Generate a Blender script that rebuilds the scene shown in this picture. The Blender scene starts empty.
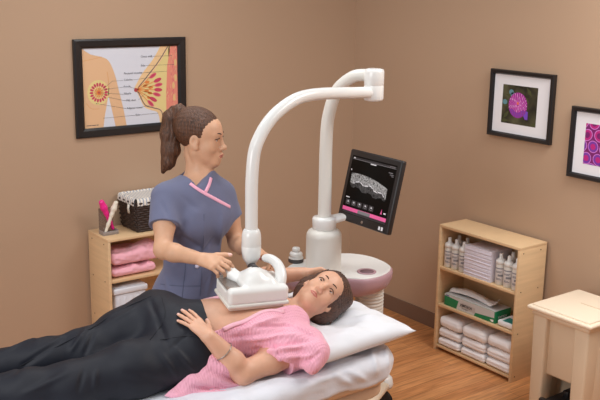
import bpy, bmesh, math, random
import numpy as np
from mathutils import Vector, Matrix
from mathutils.bvhtree import BVHTree

random.seed(7)
PI = math.pi
S = bpy.context.scene
C = S.collection

# ------------------------------------------------------------------ camera
CAM = np.array([-3.971, -4.650, 2.1138])
CR = np.array([0.79853, -0.60173, 0.01628])
CU = np.array([0.12671, 0.19447, 0.97269])
CF = np.array([0.58847, 0.77466, -0.23154])
FOC = 905.24


def at(px, py, d):
    """world point seen at a pixel, d metres along the viewing axis"""
    return CAM + d * (CF + CR * (px - 300) / FOC + CU * (200 - py) / FOC)


cam = bpy.data.cameras.new('camera')
camo = bpy.data.objects.new('camera', cam)
C.objects.link(camo)
cam.sensor_width = 36
cam.lens = FOC / 600 * 36
M = Matrix((( CR[0], CU[0], -CF[0], CAM[0]), (CR[1], CU[1], -CF[1], CAM[1]),
            (CR[2], CU[2], -CF[2], CAM[2]), (0, 0, 0, 1)))
camo.matrix_world = M
cam.clip_start = 0.05
S.camera = camo


# --------------------------------------------------------------- materials
def lin(c):
    return tuple(((x / 255) / 12.92 if x / 255 <= 0.04045 else ((x / 255 + 0.055) / 1.055) ** 2.4) for x in c)


def mat(name, col, rough=0.5, bump=None, vary=None, metal=0.0, spec=0.5, sheen=0, sss=0, coat=0, emit=None,
        alpha=1, trans=0):
    """bump=(scale, strength, stretch) vary=(scale, amount, stretch)"""
    m = bpy.data.materials.new(name)
    m.use_nodes = True
    nt = m.node_tree
    b = nt.nodes['Principled BSDF']
    c = lin(col)
    b.inputs['Base Color'].default_value = (*c, 1)
    b.inputs['Roughness'].default_value = rough
    b.inputs['Metallic'].default_value = metal
    b.inputs['Specular IOR Level'].default_value = spec
    if sheen:
        b.inputs['Sheen Weight'].default_value = sheen
    if coat:
        b.inputs['Coat Weight'].default_value = coat
        b.inputs['Coat Roughness'].default_value = 0.15
    if sss:
        b.inputs['Subsurface Weight'].default_value = sss
        b.inputs['Subsurface Radius'].default_value = (0.012, 0.005, 0.003)
    if trans:
        b.inputs['Transmission Weight'].default_value = trans
    if emit:
        b.inputs['Emission Color'].default_value = (*lin(emit[0]), 1)
        b.inputs['Emission Strength'].default_value = emit[1]
    tc = nt.nodes.new('ShaderNodeTexCoord')

    def noise(scale, stretch, detail=4):
        mp = nt.nodes.new('ShaderNodeMapping')
        mp.inputs['Scale'].default_value = stretch or (1, 1, 1)
        nt.links.new(tc.outputs['Object'], mp.inputs['Vector'])
        n = nt.nodes.new('ShaderNodeTexNoise')
        n.inputs['Scale'].default_value = scale
        n.inputs['Detail'].default_value = detail
        nt.links.new(mp.outputs['Vector'], n.inputs['Vector'])
        return n
    if vary:
        n = noise(vary[0], vary[2] if len(vary) > 2 else None)
        r = nt.nodes.new('ShaderNodeValToRGB')
        a = vary[1]
        r.color_ramp.elements[0].color = (*[max(0, x * (1 - a)) for x in c], 1)
        r.color_ramp.elements[1].color = (*[min(1, x * (1 + a)) for x in c], 1)
        r.color_ramp.elements[0].position = 0.3
        r.color_ramp.elements[1].position = 0.7
        nt.links.new(n.outputs['Fac'], r.inputs['Fac'])
        nt.links.new(r.outputs['Color'], b.inputs['Base Color'])
    if bump:
        n = noise(bump[0], bump[2] if len(bump) > 2 else None)
        bn = nt.nodes.new('ShaderNodeBump')
        bn.inputs['Strength'].default_value = bump[1]
        bn.inputs['Distance'].default_value = 0.01
        nt.links.new(n.outputs['Fac'], bn.inputs['Height'])
        nt.links.new(bn.outputs['Normal'], b.inputs['Normal'])
    return m


def floor_material():
    m = bpy.data.materials.new('oak_planks')
    m.use_nodes = True
    nt = m.node_tree
    b = nt.nodes['Principled BSDF']
    tc = nt.nodes.new('ShaderNodeTexCoord')
    br = nt.nodes.new('ShaderNodeTexBrick')
    br.inputs['Scale'].default_value = 1
    br.inputs['Brick Width'].default_value = 0.9
    br.inputs['Row Height'].default_value = 0.083
    br.inputs['Mortar Size'].default_value = 0.0012
    br.inputs['Mortar Smooth'].default_value = 0.2
    br.offset = 0.37
    br.inputs['Color1'].default_value = (*lin((212, 152, 100)), 1)
    br.inputs['Color2'].default_value = (*lin((196, 134, 84)), 1)
    br.inputs['Mortar'].default_value = (*lin((140, 90, 54)), 1)
    nt.links.new(tc.outputs['Object'], br.inputs['Vector'])
    mp = nt.nodes.new('ShaderNodeMapping')
    mp.inputs['Scale'].default_value = (2.2, 26, 1)
    nt.links.new(tc.outputs['Object'], mp.inputs['Vector'])
    n = nt.nodes.new('ShaderNodeTexNoise')
    n.inputs['Scale'].default_value = 2.0
    n.inputs['Detail'].default_value = 8
    n.inputs['Distortion'].default_value = 0.8
    nt.links.new(mp.outputs['Vector'], n.inputs['Vector'])
    rp = nt.nodes.new('ShaderNodeValToRGB')
    rp.color_ramp.elements[0].color = (0.62, 0.57, 0.52, 1)
    rp.color_ramp.elements[0].position = 0.32
    rp.color_ramp.elements[1].color = (1.12, 1.1, 1.08, 1)
    rp.color_ramp.elements[1].position = 0.62
    nt.links.new(n.outputs['Fac'], rp.inputs['Fac'])
    mx = nt.nodes.new('ShaderNodeMix')
    mx.data_type = 'RGBA'
    mx.blend_type = 'MULTIPLY'
    mx.inputs[0].default_value = 0.8
    nt.links.new(br.outputs['Color'], mx.inputs[6])
    nt.links.new(rp.outputs['Color'], mx.inputs[7])
    nt.links.new(mx.outputs[2], b.inputs['Base Color'])
    b.inputs['Roughness'].default_value = 0.42
    return m


def waffle_material(name, col):
    """woven waffle cloth: fine two-way ribs"""
    m = mat(name, col, 0.85, sheen=0.3)
    nt = m.node_tree
    b = nt.nodes['Principled BSDF']
    tc = nt.nodes.new('ShaderNodeTexCoord')
    hs = []
    for d in ('X', 'Y'):
        w = nt.nodes.new('ShaderNodeTexWave')
        w.bands_direction = d
        w.inputs['Scale'].default_value = 34
        nt.links.new(tc.outputs['Object'], w.inputs['Vector'])
        hs.append(w)
    a = nt.nodes.new('ShaderNodeMath')
    a.operation = 'ADD'
    nt.links.new(hs[0].outputs['Fac'], a.inputs[0])
    nt.links.new(hs[1].outputs['Fac'], a.inputs[1])
    bn = nt.nodes.new('ShaderNodeBump')
    bn.inputs['Strength'].default_value = 0.4
    bn.inputs['Distance'].default_value = 0.003
    nt.links.new(a.outputs[0], bn.inputs['Height'])
    nt.links.new(bn.outputs['Normal'], b.inputs['Normal'])
    return m


def speckle_material(name, c1, c2, scale, lo, hi, emit=0.0):
    m = bpy.data.materials.new(name)
    m.use_nodes = True
    nt = m.node_tree
    b = nt.nodes['Principled BSDF']
    tc = nt.nodes.new('ShaderNodeTexCoord')
    n = nt.nodes.new('ShaderNodeTexNoise')
    n.inputs['Scale'].default_value = scale
    n.inputs['Detail'].default_value = 6
    nt.links.new(tc.outputs['Object'], n.inputs['Vector'])
    r = nt.nodes.new('ShaderNodeValToRGB')
    r.color_ramp.elements[0].color = (*lin(c1), 1)
    r.color_ramp.elements[1].color = (*lin(c2), 1)
    r.color_ramp.elements[0].position = lo
    r.color_ramp.elements[1].position = hi
    nt.links.new(n.outputs['Fac'], r.inputs['Fac'])
    nt.links.new(r.outputs['Color'], b.inputs['Base Color'])
    if emit:
        nt.links.new(r.outputs['Color'], b.inputs['Emission Color'])
        b.inputs['Emission Strength'].default_value = emit
    b.inputs['Roughness'].default_value = 0.5
    return m


WALL = mat('tan_wall_paint', (181, 151, 125), 0.75, bump=(220, 0.06))
BASE = mat('brown_rubber_base', (122, 96, 80), 0.5)
FLOOR = floor_material()
MAPLE = mat('maple_laminate', (222, 188, 146), 0.45, vary=(3, 0.07, (1, 1, 14)))
EDGE = mat('maple_edge_band', (226, 190, 140), 0.45)
HOLE = mat('dark_screw_cap', (80, 54, 34), 0.5)
BLACK = mat('black_frame_lacquer', (30, 27, 28), 0.32)
WHITEP = mat('white_plastic', (232, 232, 230), 0.28, coat=0.3)
WHITEG = mat('warm_white_plastic', (222, 219, 212), 0.35)
MAUVE = mat('mauve_plastic', (178, 142, 150), 0.35)
BLKP = mat('black_plastic', (34, 31, 32), 0.4)
DARKG = mat('dark_grey_plastic', (70, 66, 66), 0.45)
RUBBER = mat('black_rubber', (28, 27, 27), 0.6)
METAL = mat('brushed_metal', (170, 168, 165), 0.3, metal=0.9)
BEIGE = mat('beige_bin_plastic', (216, 194, 166), 0.45)
BEIGEL = mat('cream_lid_plastic', (236, 218, 194), 0.4)
BEDP = mat('beige_bed_plastic', (216, 192, 168), 0.5)
LINEN = mat('white_linen', (220, 222, 230), 0.8, sheen=0.2, bump=(160, 0.08))
PILLOW = mat('white_pillow_case', (224, 225, 230), 0.75, sheen=0.2, bump=(14, 0.12))
TOWEL = mat('white_terry', (250, 248, 250), 0.95, sheen=0.4, bump=(260, 0.35))
LAV = mat('lavender_paper', (228, 224, 236), 0.8)
PINK = waffle_material('pink_waffle_cloth', (240, 172, 192))
PINKT = mat('light_pink_hem', (244, 186, 202), 0.8, sheen=0.2)
PINKF = mat('pink_folded_cotton', (244, 180, 194), 0.85, sheen=0.3, bump=(16, 0.4))
SKIN1 = mat('fair_skin', (218, 168, 140), 0.5, sss=0.08, vary=(30, 0.05))
SKIN2 = mat('light_tan_skin', (216, 168, 136), 0.5, sss=0.08, vary=(30, 0.05))
LIP1 = mat('rose_lips', (190, 112, 100), 0.4)
NAILP = mat('magenta_nail', (214, 50, 110), 0.3)
NAILC = mat('pale_pink_nail', (236, 190, 180), 0.25)
SCRUB = mat('slate_blue_scrub_cloth', (106, 110, 138), 0.85, sheen=0.15, bump=(300, 0.1))
SEAM = mat('scrub_seam', (84, 88, 112), 0.85)
TRIM = mat('pink_scrub_trim', (244, 178, 202), 0.75)
NAVY = mat('navy_jersey', (21, 24, 35), 0.62, spec=.4, bump=(200, 0.05))
NAVYS = mat('navy_seam', (22, 23, 32), 0.8)
HAIR1 = mat('auburn_brown_hair', (88, 56, 38), 0.42, vary=(26, 0.75, (9, 9, 1.2)), bump=(40, 0.5, (9, 9, 1)))
HAIR2 = mat('dark_brown_hair', (84, 56, 44), 0.42, vary=(30, 0.6, (1.5, 8, 6)), bump=(40, 0.5, (1.5, 8, 6)))
BROW = mat('brow_hair', (66, 44, 34), 0.8)
EYEW = mat('eye_white', (228, 222, 216), 0.25)
IRIS = mat('brown_iris', (58, 38, 28), 0.15)
TIE = mat('black_hair_tie', (20, 18, 20), 0.6)
WICKER = mat('dark_brown_wicker', (58, 42, 36), 0.6)
TICK = mat('cream_liner', (232, 226, 216), 0.85)
TICKB = mat('blue_grey_stripe', (160, 168, 184), 0.85)
MAGENTA = mat('hot_pink_plastic', (236, 40, 140), 0.3)
ACRYL = mat('smoky_acrylic', (150, 140, 136), 0.15)
IVORY = mat('ivory_plastic', (226, 216, 200), 0.35)
GREEN = mat('green_carton', (16, 132, 84), 0.5)
GREYC = mat('pale_grey_carton', (206, 206, 206), 0.5)
TEAL = mat('teal_print', (24, 140, 130), 0.5)
INK = mat('black_ink', (40, 40, 44), 0.6)
INKG = mat('grey_ink', (130, 130, 136), 0.6)
TISSUE = mat('white_tissue', (240, 240, 242), 0.8)
LABELW = mat('bottle_label_print', (190, 186, 184), 0.5)
MATW = mat('white_mat_board', (232, 230, 234), 0.7)
GLOVEW = mat('white_polypropylene_box', (222, 224, 232), 0.4)


# ------------------------------------------------------------- scene tools
def link(o, parent=None):
    C.objects.link(o)
    if parent:
        o.parent = parent
        o.matrix_parent_inverse = parent.matrix_world.inverted() if False else Matrix()
    return o


def tag(o, label=None, cat=None, group=None, kind=None):
    if label: o['label'] = label
    if cat: o['category'] = cat
    if group: o['group'] = group
    if kind: o['kind'] = kind
    return o


def thing(name, loc, label, cat, group=None, rz=0):
    o = bpy.data.objects.new(name, None)
    o.empty_display_size = 0.1
    o.location = loc
    o.rotation_euler = (0, 0, rz)
    C.objects.link(o)
    return tag(o, label, cat, group)


def origin_of(p):
    v = Vector((0, 0, 0))
    while p is not None:
        v += Vector(p.location)
        p = p.parent
    return v


def mobj(name, me, mats, parent=None, world=True, smooth=False):
    """link a mesh; with world=True its vertices are world points and get moved under the parent"""
    if not isinstance(mats, (list, tuple)):
        mats = [mats]
    for m in mats:
        me.materials.append(m)
    if smooth:
        me.polygons.foreach_set('use_smooth', [True] * len(me.polygons))
    o = bpy.data.objects.new(name, me)
    C.objects.link(o)
    if parent:
        o.parent = parent
        if world:
            me.transform(Matrix.Translation(-origin_of(parent)))
    return o


class MB:
    """collects shapes into one mesh"""
    def __init__(self):
        self.bm = bmesh.new()
        self.cur = 0

    def _mark(self, faces, mi, smooth):
        for f in faces:
            f.material_index = mi
            f.smooth = smooth

    def box(self, lo, hi, bev=0.0, mi=0, rot=None, pivot=None, seg=2):
        t = bmesh.new()
        bmesh.ops.create_cube(t, size=1)
        lo = Vector(lo); hi = Vector(hi)
        c = (lo + hi) / 2; s = hi - lo
        for v in t.verts:
            v.co = Vector((v.co.x * s.x, v.co.y * s.y, v.co.z * s.z)) + c
        if bev:
            bmesh.ops.bevel(t, geom=list(t.edges), offset=min(bev, min(s) * 0.49), segments=seg, affect='EDGES', profile=0.5)
        if rot is not None:
            pv = Vector(pivot) if pivot is not None else c
            for v in t.verts:
                v.co = rot @ (v.co - pv) + pv
        return self.merge(t, mi, bool(bev))

    def merge(self, t, mi=0, smooth=False):
        me = bpy.data.meshes.new('tmp')
        for f in t.faces:
            f.material_index = mi
            f.smooth = smooth
        t.to_mesh(me); t.free()
        self.bm.from_mesh(me)
        bpy.data.meshes.remove(me)
        return self

    def tube(self, pts, rad, n=14, mi=0, caps=True, flat=None):
        """swept tube; rad is a number or list; flat=(scale, normal) squashes the section along normal"""
        P = [Vector(p) for p in pts]
        R = rad if isinstance(rad, (list, tuple)) else [rad] * len(P)
        bm = self.bm
        T = []
        for i in range(len(P)):
            a = P[max(0, i - 1)]; b = P[min(len(P) - 1, i + 1)]
            T.append((b - a).normalized())
        up = Vector((0, 0, 1)) if abs(T[0].z) < 0.9 else Vector((1, 0, 0))
        nrm = (up - T[0] * up.dot(T[0])).normalized()
        rings = []
        for i in range(len(P)):
            if i:
                nrm = (nrm - T[i] * nrm.dot(T[i])).normalized()
            bi = T[i].cross(nrm)
            ring = []
            for k in range(n):
                a = 2 * PI * k / n
                off = nrm * math.cos(a) * R[i] + bi * math.sin(a) * R[i]
                if flat:
                    fn = Vector(flat[1][i] if isinstance(flat[1], list) else flat[1])
                    off -= fn * off.dot(fn) * (1 - flat[0])
                ring.append(bm.verts.new(P[i] + off))
            rings.append(ring)
        for i in range(len(rings) - 1):
            for k in range(n):
                f = bm.faces.new((rings[i][k], rings[i][(k + 1) % n], rings[i + 1][(k + 1) % n], rings[i + 1][k]))
                f.material_index = mi; f.smooth = True
        if caps:
            for r_, rev in ((rings[0], True), (rings[-1], False)):
                f = bm.faces.new(list(reversed(r_)) if rev else r_)
                f.material_index = mi
        return self

    def lathe(self, prof, c, n=28, mi=0, axis=None, smooth=True):
        """prof: list of (radius, height) from the base point c along axis"""
        bm = self.bm
        ax = Vector(axis or (0, 0, 1)).normalized()
        q = Vector((0, 0, 1)).rotation_difference(ax).to_matrix()
        c = Vector(c)
        rings = []
        for r, h in prof:
            rings.append([bm.verts.new(c + q @ Vector((r * math.cos(2 * PI * k / n), r * math.sin(2 * PI * k / n), h))) for k in range(n)])
        for i in range(len(rings) - 1):
            for k in range(n):
                f = bm.faces.new((rings[i][k], rings[i][(k + 1) % n], rings[i + 1][(k + 1) % n], rings[i + 1][k]))
                f.material_index = mi; f.smooth = smooth
        for r_, rev in ((rings[0], True), (rings[-1], False)):
            f = bm.faces.new(list(reversed(r_)) if rev else r_); f.material_index = mi
        return self

    def prism(self, pts, vec, mi=0, smooth=False):
        bm = self.bm
        vec = Vector(vec)
        a = [bm.verts.new(Vector(p)) for p in pts]
        b = [bm.verts.new(Vector(p) + vec) for p in pts]
        n = len(a)
        fs = [bm.faces.new(list(reversed(a))), bm.faces.new(b)]
        for k in range(n):
            fs.append(bm.faces.new((a[k], a[(k + 1) % n], b[(k + 1) % n], b[k])))
        for f in fs:
            f.material_index = mi
        for f in fs[2:]:
            f.smooth = smooth
        return self

    def build(self, name, mats, parent=None, world=True, normals=True):
        if normals:
            bmesh.ops.recalc_face_normals(self.bm, faces=list(self.bm.faces))
        me = bpy.data.meshes.new(name)
        self.bm.to_mesh(me); self.bm.free()
        return mobj(name, me, mats, parent, world)


def catmull(pts, n):
    P = [np.array(p, float) for p in pts]
    P = [2 * P[0] - P[1]] + P + [2 * P[-1] - P[-2]]
    out = []
    m = len(P) - 3
    for s in range(n):
        t = s / (n - 1) * m
        i = min(int(t), m - 1); u = t - i
        a, b, c, d = P[i:i + 4]
        out.append(0.5 * ((2 * b) + (-a + c) * u + (2 * a - 5 * b + 4 * c - d) * u * u + (-a + 3 * b - 3 * c + d) * u ** 3))
    return out


def text_into(mb, s, size, origin, ex, ey, mi=0, lift=0.0006, bold=0.0):
    """flat lettering: origin = left baseline, ex = reading direction, ey = up"""
    cu = bpy.data.curves.new('lettering', 'FONT')
    cu.body = s; cu.size = size; cu.offset = bold
    o = bpy.data.objects.new('lettering', cu)
    C.objects.link(o)
    dg = bpy.context.evaluated_depsgraph_get()
    me = bpy.data.meshes.new_from_object(o.evaluated_get(dg))
    bpy.data.objects.remove(o); bpy.data.curves.remove(cu)
    ex = Vector(ex).normalized(); ey = Vector(ey).normalized(); n = ex.cross(ey)
    M_ = Matrix((( ex.x, ey.x, n.x, origin[0] + n.x * lift), (ex.y, ey.y, n.y, origin[1] + n.y * lift),
                 (ex.z, ey.z, n.z, origin[2] + n.z * lift), (0, 0, 0, 1)))
    me.transform(M_)
    k = len(mb.bm.faces)
    mb.bm.from_mesh(me)
    mb.bm.faces.ensure_lookup_table()
    for f in mb.bm.faces[k:]:
        f.material_index = mi
    bpy.data.meshes.remove(me)


# ----------------------------------------------- smooth solids (field mesher)
def vnoise(P, seed=0):
    """smooth value noise in -1..1 for an (n,3) array"""
    i = np.floor(P).astype(np.int64); f = P - i
    f = f * f * (3 - 2 * f)
    out = 0
    for dx in (0, 1):
        for dy in (0, 1):
            for dz in (0, 1):
                h = (i[:, 0] + dx) * 374761393 + (i[:, 1] + dy) * 668265263 + (i[:, 2] + dz) * 2147483647 + seed * 974634777
                h = (h ^ (h >> 13)) * 1274126177
                h = (h ^ (h >> 16)) & 0xffff
                w = (f[:, 0] if dx else 1 - f[:, 0]) * (f[:, 1] if dy else 1 - f[:, 1]) * (f[:, 2] if dz else 1 - f[:, 2])
                out = out + w * (h / 32767.5 - 1)
    return out


class Field:
    def __init__(self, lo, hi, res):
        self.lo = np.array(lo, float); self.res = res
        n = np.ceil((np.array(hi) - self.lo) / res).astype(int) + 1
        self.n = n
        self.F = np.full(n, 0.2, np.float32)

    def _win(self, lo, hi):
        a = np.clip(np.floor((np.array(lo) - self.lo) / self.res).astype(int), 0, self.n)
        b = np.clip(np.ceil((np.array(hi) - self.lo) / self.res).astype(int) + 1, 0, self.n)
        if np.any(b <= a):
            return None
        ax = [self.lo[i] + self.res * np.arange(a[i], b[i]) for i in range(3)]
        X, Y, Z = np.meshgrid(*ax, indexing='ij', sparse=True)
        return (slice(a[0], b[0]), slice(a[1], b[1]), slice(a[2], b[2])), X, Y, Z

    def _put(self, sl, d, k, sub):
        A = self.F[sl]
        d = d.astype(np.float32)
        if sub:
            d = -d
            if k > 0:
                h = np.maximum(k - np.abs(A - d), 0) / k
                self.F[sl] = np.maximum(A, d) + h * h * k * 0.25
            else:
                self.F[sl] = np.maximum(A, d)
        else:
            if k > 0:
                h = np.maximum(k - np.abs(A - d), 0) / k
                self.F[sl] = np.minimum(A, d) - h * h * k * 0.25
            else:
                self.F[sl] = np.minimum(A, d)

    def cap(self, a, b, ra, rb=None, k=0.01, sub=False, cut=None):
        """tapered capsule; cut=(point, normal) trims it beyond a plane"""
        rb = ra if rb is None else rb
        a = np.array(a, float); b = np.array(b, float)
        m = max(ra, rb) + k + 3 * self.res + 0.01
        w = self._win(np.minimum(a, b) - m, np.maximum(a, b) + m)
        if w is None: return self
        sl, X, Y, Z = w
        ab = b - a; L = max(ab @ ab, 1e-12)
        t = np.clip(((X - a[0]) * ab[0] + (Y - a[1]) * ab[1] + (Z - a[2]) * ab[2]) / L, 0, 1)
        d = np.sqrt((X - a[0] - t * ab[0]) ** 2 + (Y - a[1] - t * ab[1]) ** 2 + (Z - a[2] - t * ab[2]) ** 2) - (ra + (rb - ra) * t)
        if cut is not None:
            c, nn = np.array(cut[0], float), np.array(cut[1], float); nn = nn / np.linalg.norm(nn)
            d = np.maximum(d, (X - c[0]) * nn[0] + (Y - c[1]) * nn[1] + (Z - c[2]) * nn[2])
        self._put(sl, d, k, sub)
        return self

    def chain(self, pts, rads, k=0.01, sub=False):
        for i in range(len(pts) - 1):
            self.cap(pts[i], pts[i + 1], rads[i], rads[i + 1], k, sub)
        return self

    def ell(self, c, r, R=None, k=0.01, sub=False):
        """ellipsoid with radii r along the rows of R"""
        c = np.array(c, float); r = np.array(r, float)
        R = np.eye(3) if R is None else np.array(R)
        m = max(r) + k + 3 * self.res + 0.01
        w = self._win(c - m, c + m)
        if w is None: return self
        sl, X, Y, Z = w
        q = [(X - c[0]) * R[i][0] + (Y - c[1]) * R[i][1] + (Z - c[2]) * R[i][2] for i in range(3)]
        k0 = np.sqrt(sum((q[i] / r[i]) ** 2 for i in range(3)))
        k1 = np.sqrt(sum((q[i] / r[i] ** 2) ** 2 for i in range(3))) + 1e-9
        self._put(sl, k0 * (k0 - 1) / k1, k, sub)
        return self

    def rbox(self, c, h, rr, R=None, k=0.01, sub=False):
        c = np.array(c, float); h = np.array(h, float)
        R = np.eye(3) if R is None else np.array(R)
        m = np.linalg.norm(h) + k + 3 * self.res
        w = self._win(c - m, c + m)
        if w is None: return self
        sl, X, Y, Z = w
        q = [np.abs((X - c[0]) * R[i][0] + (Y - c[1]) * R[i][1] + (Z - c[2]) * R[i][2]) - (h[i] - rr) for i in range(3)]
        d = np.sqrt(sum(np.maximum(x, 0) ** 2 for x in q)) + np.minimum(np.maximum(np.maximum(q[0], q[1]), q[2]), 0) - rr
        self._put(sl, d, k, sub)
        return self

    def cutplanes(self, planes, k=0.004):
        """remove the region that lies inside every half-space (point, outward normal)"""
        ax = [self.lo[i] + self.res * np.arange(self.n[i]) for i in range(3)]
        X, Y, Z = np.meshgrid(*ax, indexing='ij', sparse=True)
        d = None
        for c, nn in planes:
            nn = np.array(nn, float); nn = nn / np.linalg.norm(nn)
            e = ((X - c[0]) * nn[0] + (Y - c[1]) * nn[1] + (Z - c[2]) * nn[2]).astype(np.float32)
            d = e if d is None else np.maximum(d, e)
        d = np.broadcast_to(d, self.F.shape)
        self._put((slice(None),) * 3, d, k, True)
        return self

    def mesh(self, name, disp=None):
        F = self.F
        n = F.shape
        cellcount = np.zeros((n[0] - 1, n[1] - 1, n[2] - 1), np.uint8)
        I = F < 0
        s = I[:-1, :-1, :-1].astype(np.uint8)
        tot = np.zeros_like(s)
        for dx in (0, 1):
            for dy in (0, 1):
                for dz in (0, 1):
                    tot += I[dx:n[0] - 1 + dx, dy:n[1] - 1 + dy, dz:n[2] - 1 + dz]
        act = (tot > 0) & (tot < 8)
        idx = np.argwhere(act)
        vid = np.full(act.shape, -1, np.int64)
        vid[act] = np.arange(len(idx))
        acc = np.zeros((len(idx), 3)); cnt = np.zeros(len(idx))
        corner = [(a, b, c) for a in (0, 1) for b in (0, 1) for c in (0, 1)]
        vals = {q: F[idx[:, 0] + q[0], idx[:, 1] + q[1], idx[:, 2] + q[2]] for q in corner}
        for q in corner:
            for ax in range(3):
                if q[ax] == 0:
                    q2 = list(q); q2[ax] = 1; q2 = tuple(q2)
                    a = vals[q]; b = vals[q2]
                    mk = (a < 0) != (b < 0)
                    t = np.where(mk, a / np.where(mk, a - b, 1), 0)
                    p = np.array(q, float)[None, :].repeat(len(idx), 0)
                    p[:, ax] += t
                    acc[mk] += p[mk]; cnt[mk] += 1
        V = self.lo + self.res * (idx + acc / cnt[:, None])
        quads = []
        for ax in range(3):
            a0 = [slice(None)] * 3; a1 = [slice(None)] * 3
            a0[ax] = slice(0, n[ax] - 1); a1[ax] = slice(1, n[ax])
            A = I[tuple(a0)]; B = I[tuple(a1)]
            e = np.argwhere(A != B)
            u, v = (ax + 1) % 3, (ax + 2) % 3
            ok = (e[:, u] > 0) & (e[:, v] > 0) & (e[:, u] < n[u] - 1) & (e[:, v] < n[v] - 1)
            e = e[ok]
            inside = A[e[:, 0], e[:, 1], e[:, 2]]

            def g(du, dv):
                q = e.copy(); q[:, u] += du; q[:, v] += dv
                return vid[q[:, 0], q[:, 1], q[:, 2]]
            Q = np.stack([g(-1, -1), g(0, -1), g(0, 0), g(-1, 0)], 1)
            Q[~inside] = Q[~inside][:, ::-1]
            quads.append(Q)
        Q = np.concatenate(quads)
        me = bpy.data.meshes.new(name)

        def normals(V):
            nn = np.cross(V[Q[:, 2]] - V[Q[:, 0]], V[Q[:, 3]] - V[Q[:, 1]])
            N = np.zeros_like(V)
            for j in range(4):
                np.add.at(N, Q[:, j], nn)
            return N / (np.linalg.norm(N, axis=1, keepdims=True) + 1e-12)
        if disp is not None:
            N = normals(V)
            V = V + N * disp(V, N)[:, None]
        me.vertices.add(len(V)); me.vertices.foreach_set('co', V.astype(np.float32).ravel())
        me.loops.add(Q.size); me.loops.foreach_set('vertex_index', Q.astype(np.int32).ravel())
        me.polygons.add(len(Q))
        me.polygons.foreach_set('loop_start', np.arange(0, Q.size, 4, dtype=np.int32))
        me.polygons.foreach_set('use_smooth', np.ones(len(Q), bool))
        me.update(calc_edges=True)
        me.validate()
        return me


def folds(segs):
    """crease function from segments (a, b, width, height)"""
    def fn(V):
        out = np.zeros(len(V))
        for a, b, w, h in segs:
            a = np.array(a, float); b = np.array(b, float); ab = b - a
            t = np.clip(((V - a) @ ab) / (ab @ ab), 0, 1)
            d = np.linalg.norm(V - a - t[:, None] * ab, axis=1)
            out += h * np.exp(-(d / w) ** 2) * np.sin(np.pi * np.clip(t, 0.03, 0.97)) ** 0.5
        return out
    return fn


def surface_folds(me, segs, extra=None, n=12):
    """press creases into a finished cloth mesh: each crease is laid on the surface first"""
    nv = len(me.vertices)
    V = np.empty(nv * 3, np.float32); me.vertices.foreach_get('co', V); V = V.reshape(-1, 3).astype(float)
    N = np.empty(nv * 3, np.float32); me.vertices.foreach_get('normal', N); N = N.reshape(-1, 3).astype(float)
    bv = BVHTree.FromPolygons([tuple(v) for v in V], [tuple(p.vertices) for p in me.polygons])
    H = np.zeros(nv)
    for a, b, w, h in segs:
        pts = []
        for t in np.linspace(0, 1, n):
            p = Vector(np.array(a) * (1 - t) + np.array(b) * t)
            o = Vector(CAM) + (p - Vector(CAM)) * .6
            hit = bv.ray_cast(o, (p - o).normalized())[0] or bv.find_nearest(p)[0]
            pts.append(np.array(hit))
        near = np.where(np.all((V > np.min(pts, 0) - 3 * w) & (V < np.max(pts, 0) + 3 * w), axis=1))[0]
        if not len(near): continue
        best = np.full(len(near), 9.0); tt = np.zeros(len(near))
        P = V[near]
        for i in range(n - 1):
            q = pts[i]; ab = pts[i + 1] - q
            t = np.clip(((P - q) @ ab) / (ab @ ab + 1e-12), 0, 1)
            d = np.linalg.norm(P - q - t[:, None] * ab, axis=1)
            m = d < best
            best[m] = d[m]; tt[m] = (i + t[m]) / (n - 1)
        H[near] += h * np.exp(-(best / w) ** 2) * np.sin(np.pi * np.clip(tt, .02, .98)) ** .6
    if extra is not None:
        H += extra(V)
    V = V + N * H[:, None]
    me.vertices.foreach_set('co', V.astype(np.float32).ravel())
    me.update()
    return me


def paint(me, test, mi):
    n = len(me.polygons)
    c = np.empty(n * 3, np.float32)
    me.polygons.foreach_get('center', c)
    c = c.reshape(-1, 3)
    m = np.zeros(n, np.int32)
    me.polygons.foreach_get('material_index', m)
    m[test(c)] = mi
    me.polygons.foreach_set('material_index', m)


def segdist(P, a, b):
    a = np.array(a, float); b = np.array(b, float); ab = b - a
    t = np.clip(((P - a) @ ab) / (ab @ ab), 0, 1)
    return np.linalg.norm(P - a - t[:, None] * ab, axis=1)


def cloth(name, rows, nu, nv, thick, mats, parent, wav=None):
    """sheet of cloth through rows of control points"""
    rr = [catmull(r, nu) for r in rows]
    G = np.array([catmull([r[i] for r in rr], nv) for i in range(nu)])      # nu x nv x 3
    if wav is not None:
        du = np.gradient(G, axis=0); dv = np.gradient(G, axis=1)
        N = np.cross(du, dv); N /= np.linalg.norm(N, axis=2, keepdims=True) + 1e-9
        u, v = np.meshgrid(np.linspace(0, 1, nu), np.linspace(0, 1, nv), indexing='ij')
        G = G + N * wav(u, v, G)[..., None]
    me = bpy.data.meshes.new(name)
    f = [(i * nv + j, (i + 1) * nv + j, (i + 1) * nv + j + 1, i * nv + j + 1) for i in range(nu - 1) for j in range(nv - 1)]
    me.from_pydata([tuple(p) for p in G.reshape(-1, 3)], [], f)
    o = mobj(name, me, mats, parent, smooth=True)
    md = o.modifiers.new('thickness', 'SOLIDIFY')
    md.thickness = thick; md.offset = 0
    return o


# ================================================================= THE ROOM
def plane_struct(name, lo, hi, m):
    b = MB().box(lo, hi)
    o = b.build(name, m)
    o['kind'] = 'structure'
    return o


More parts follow.
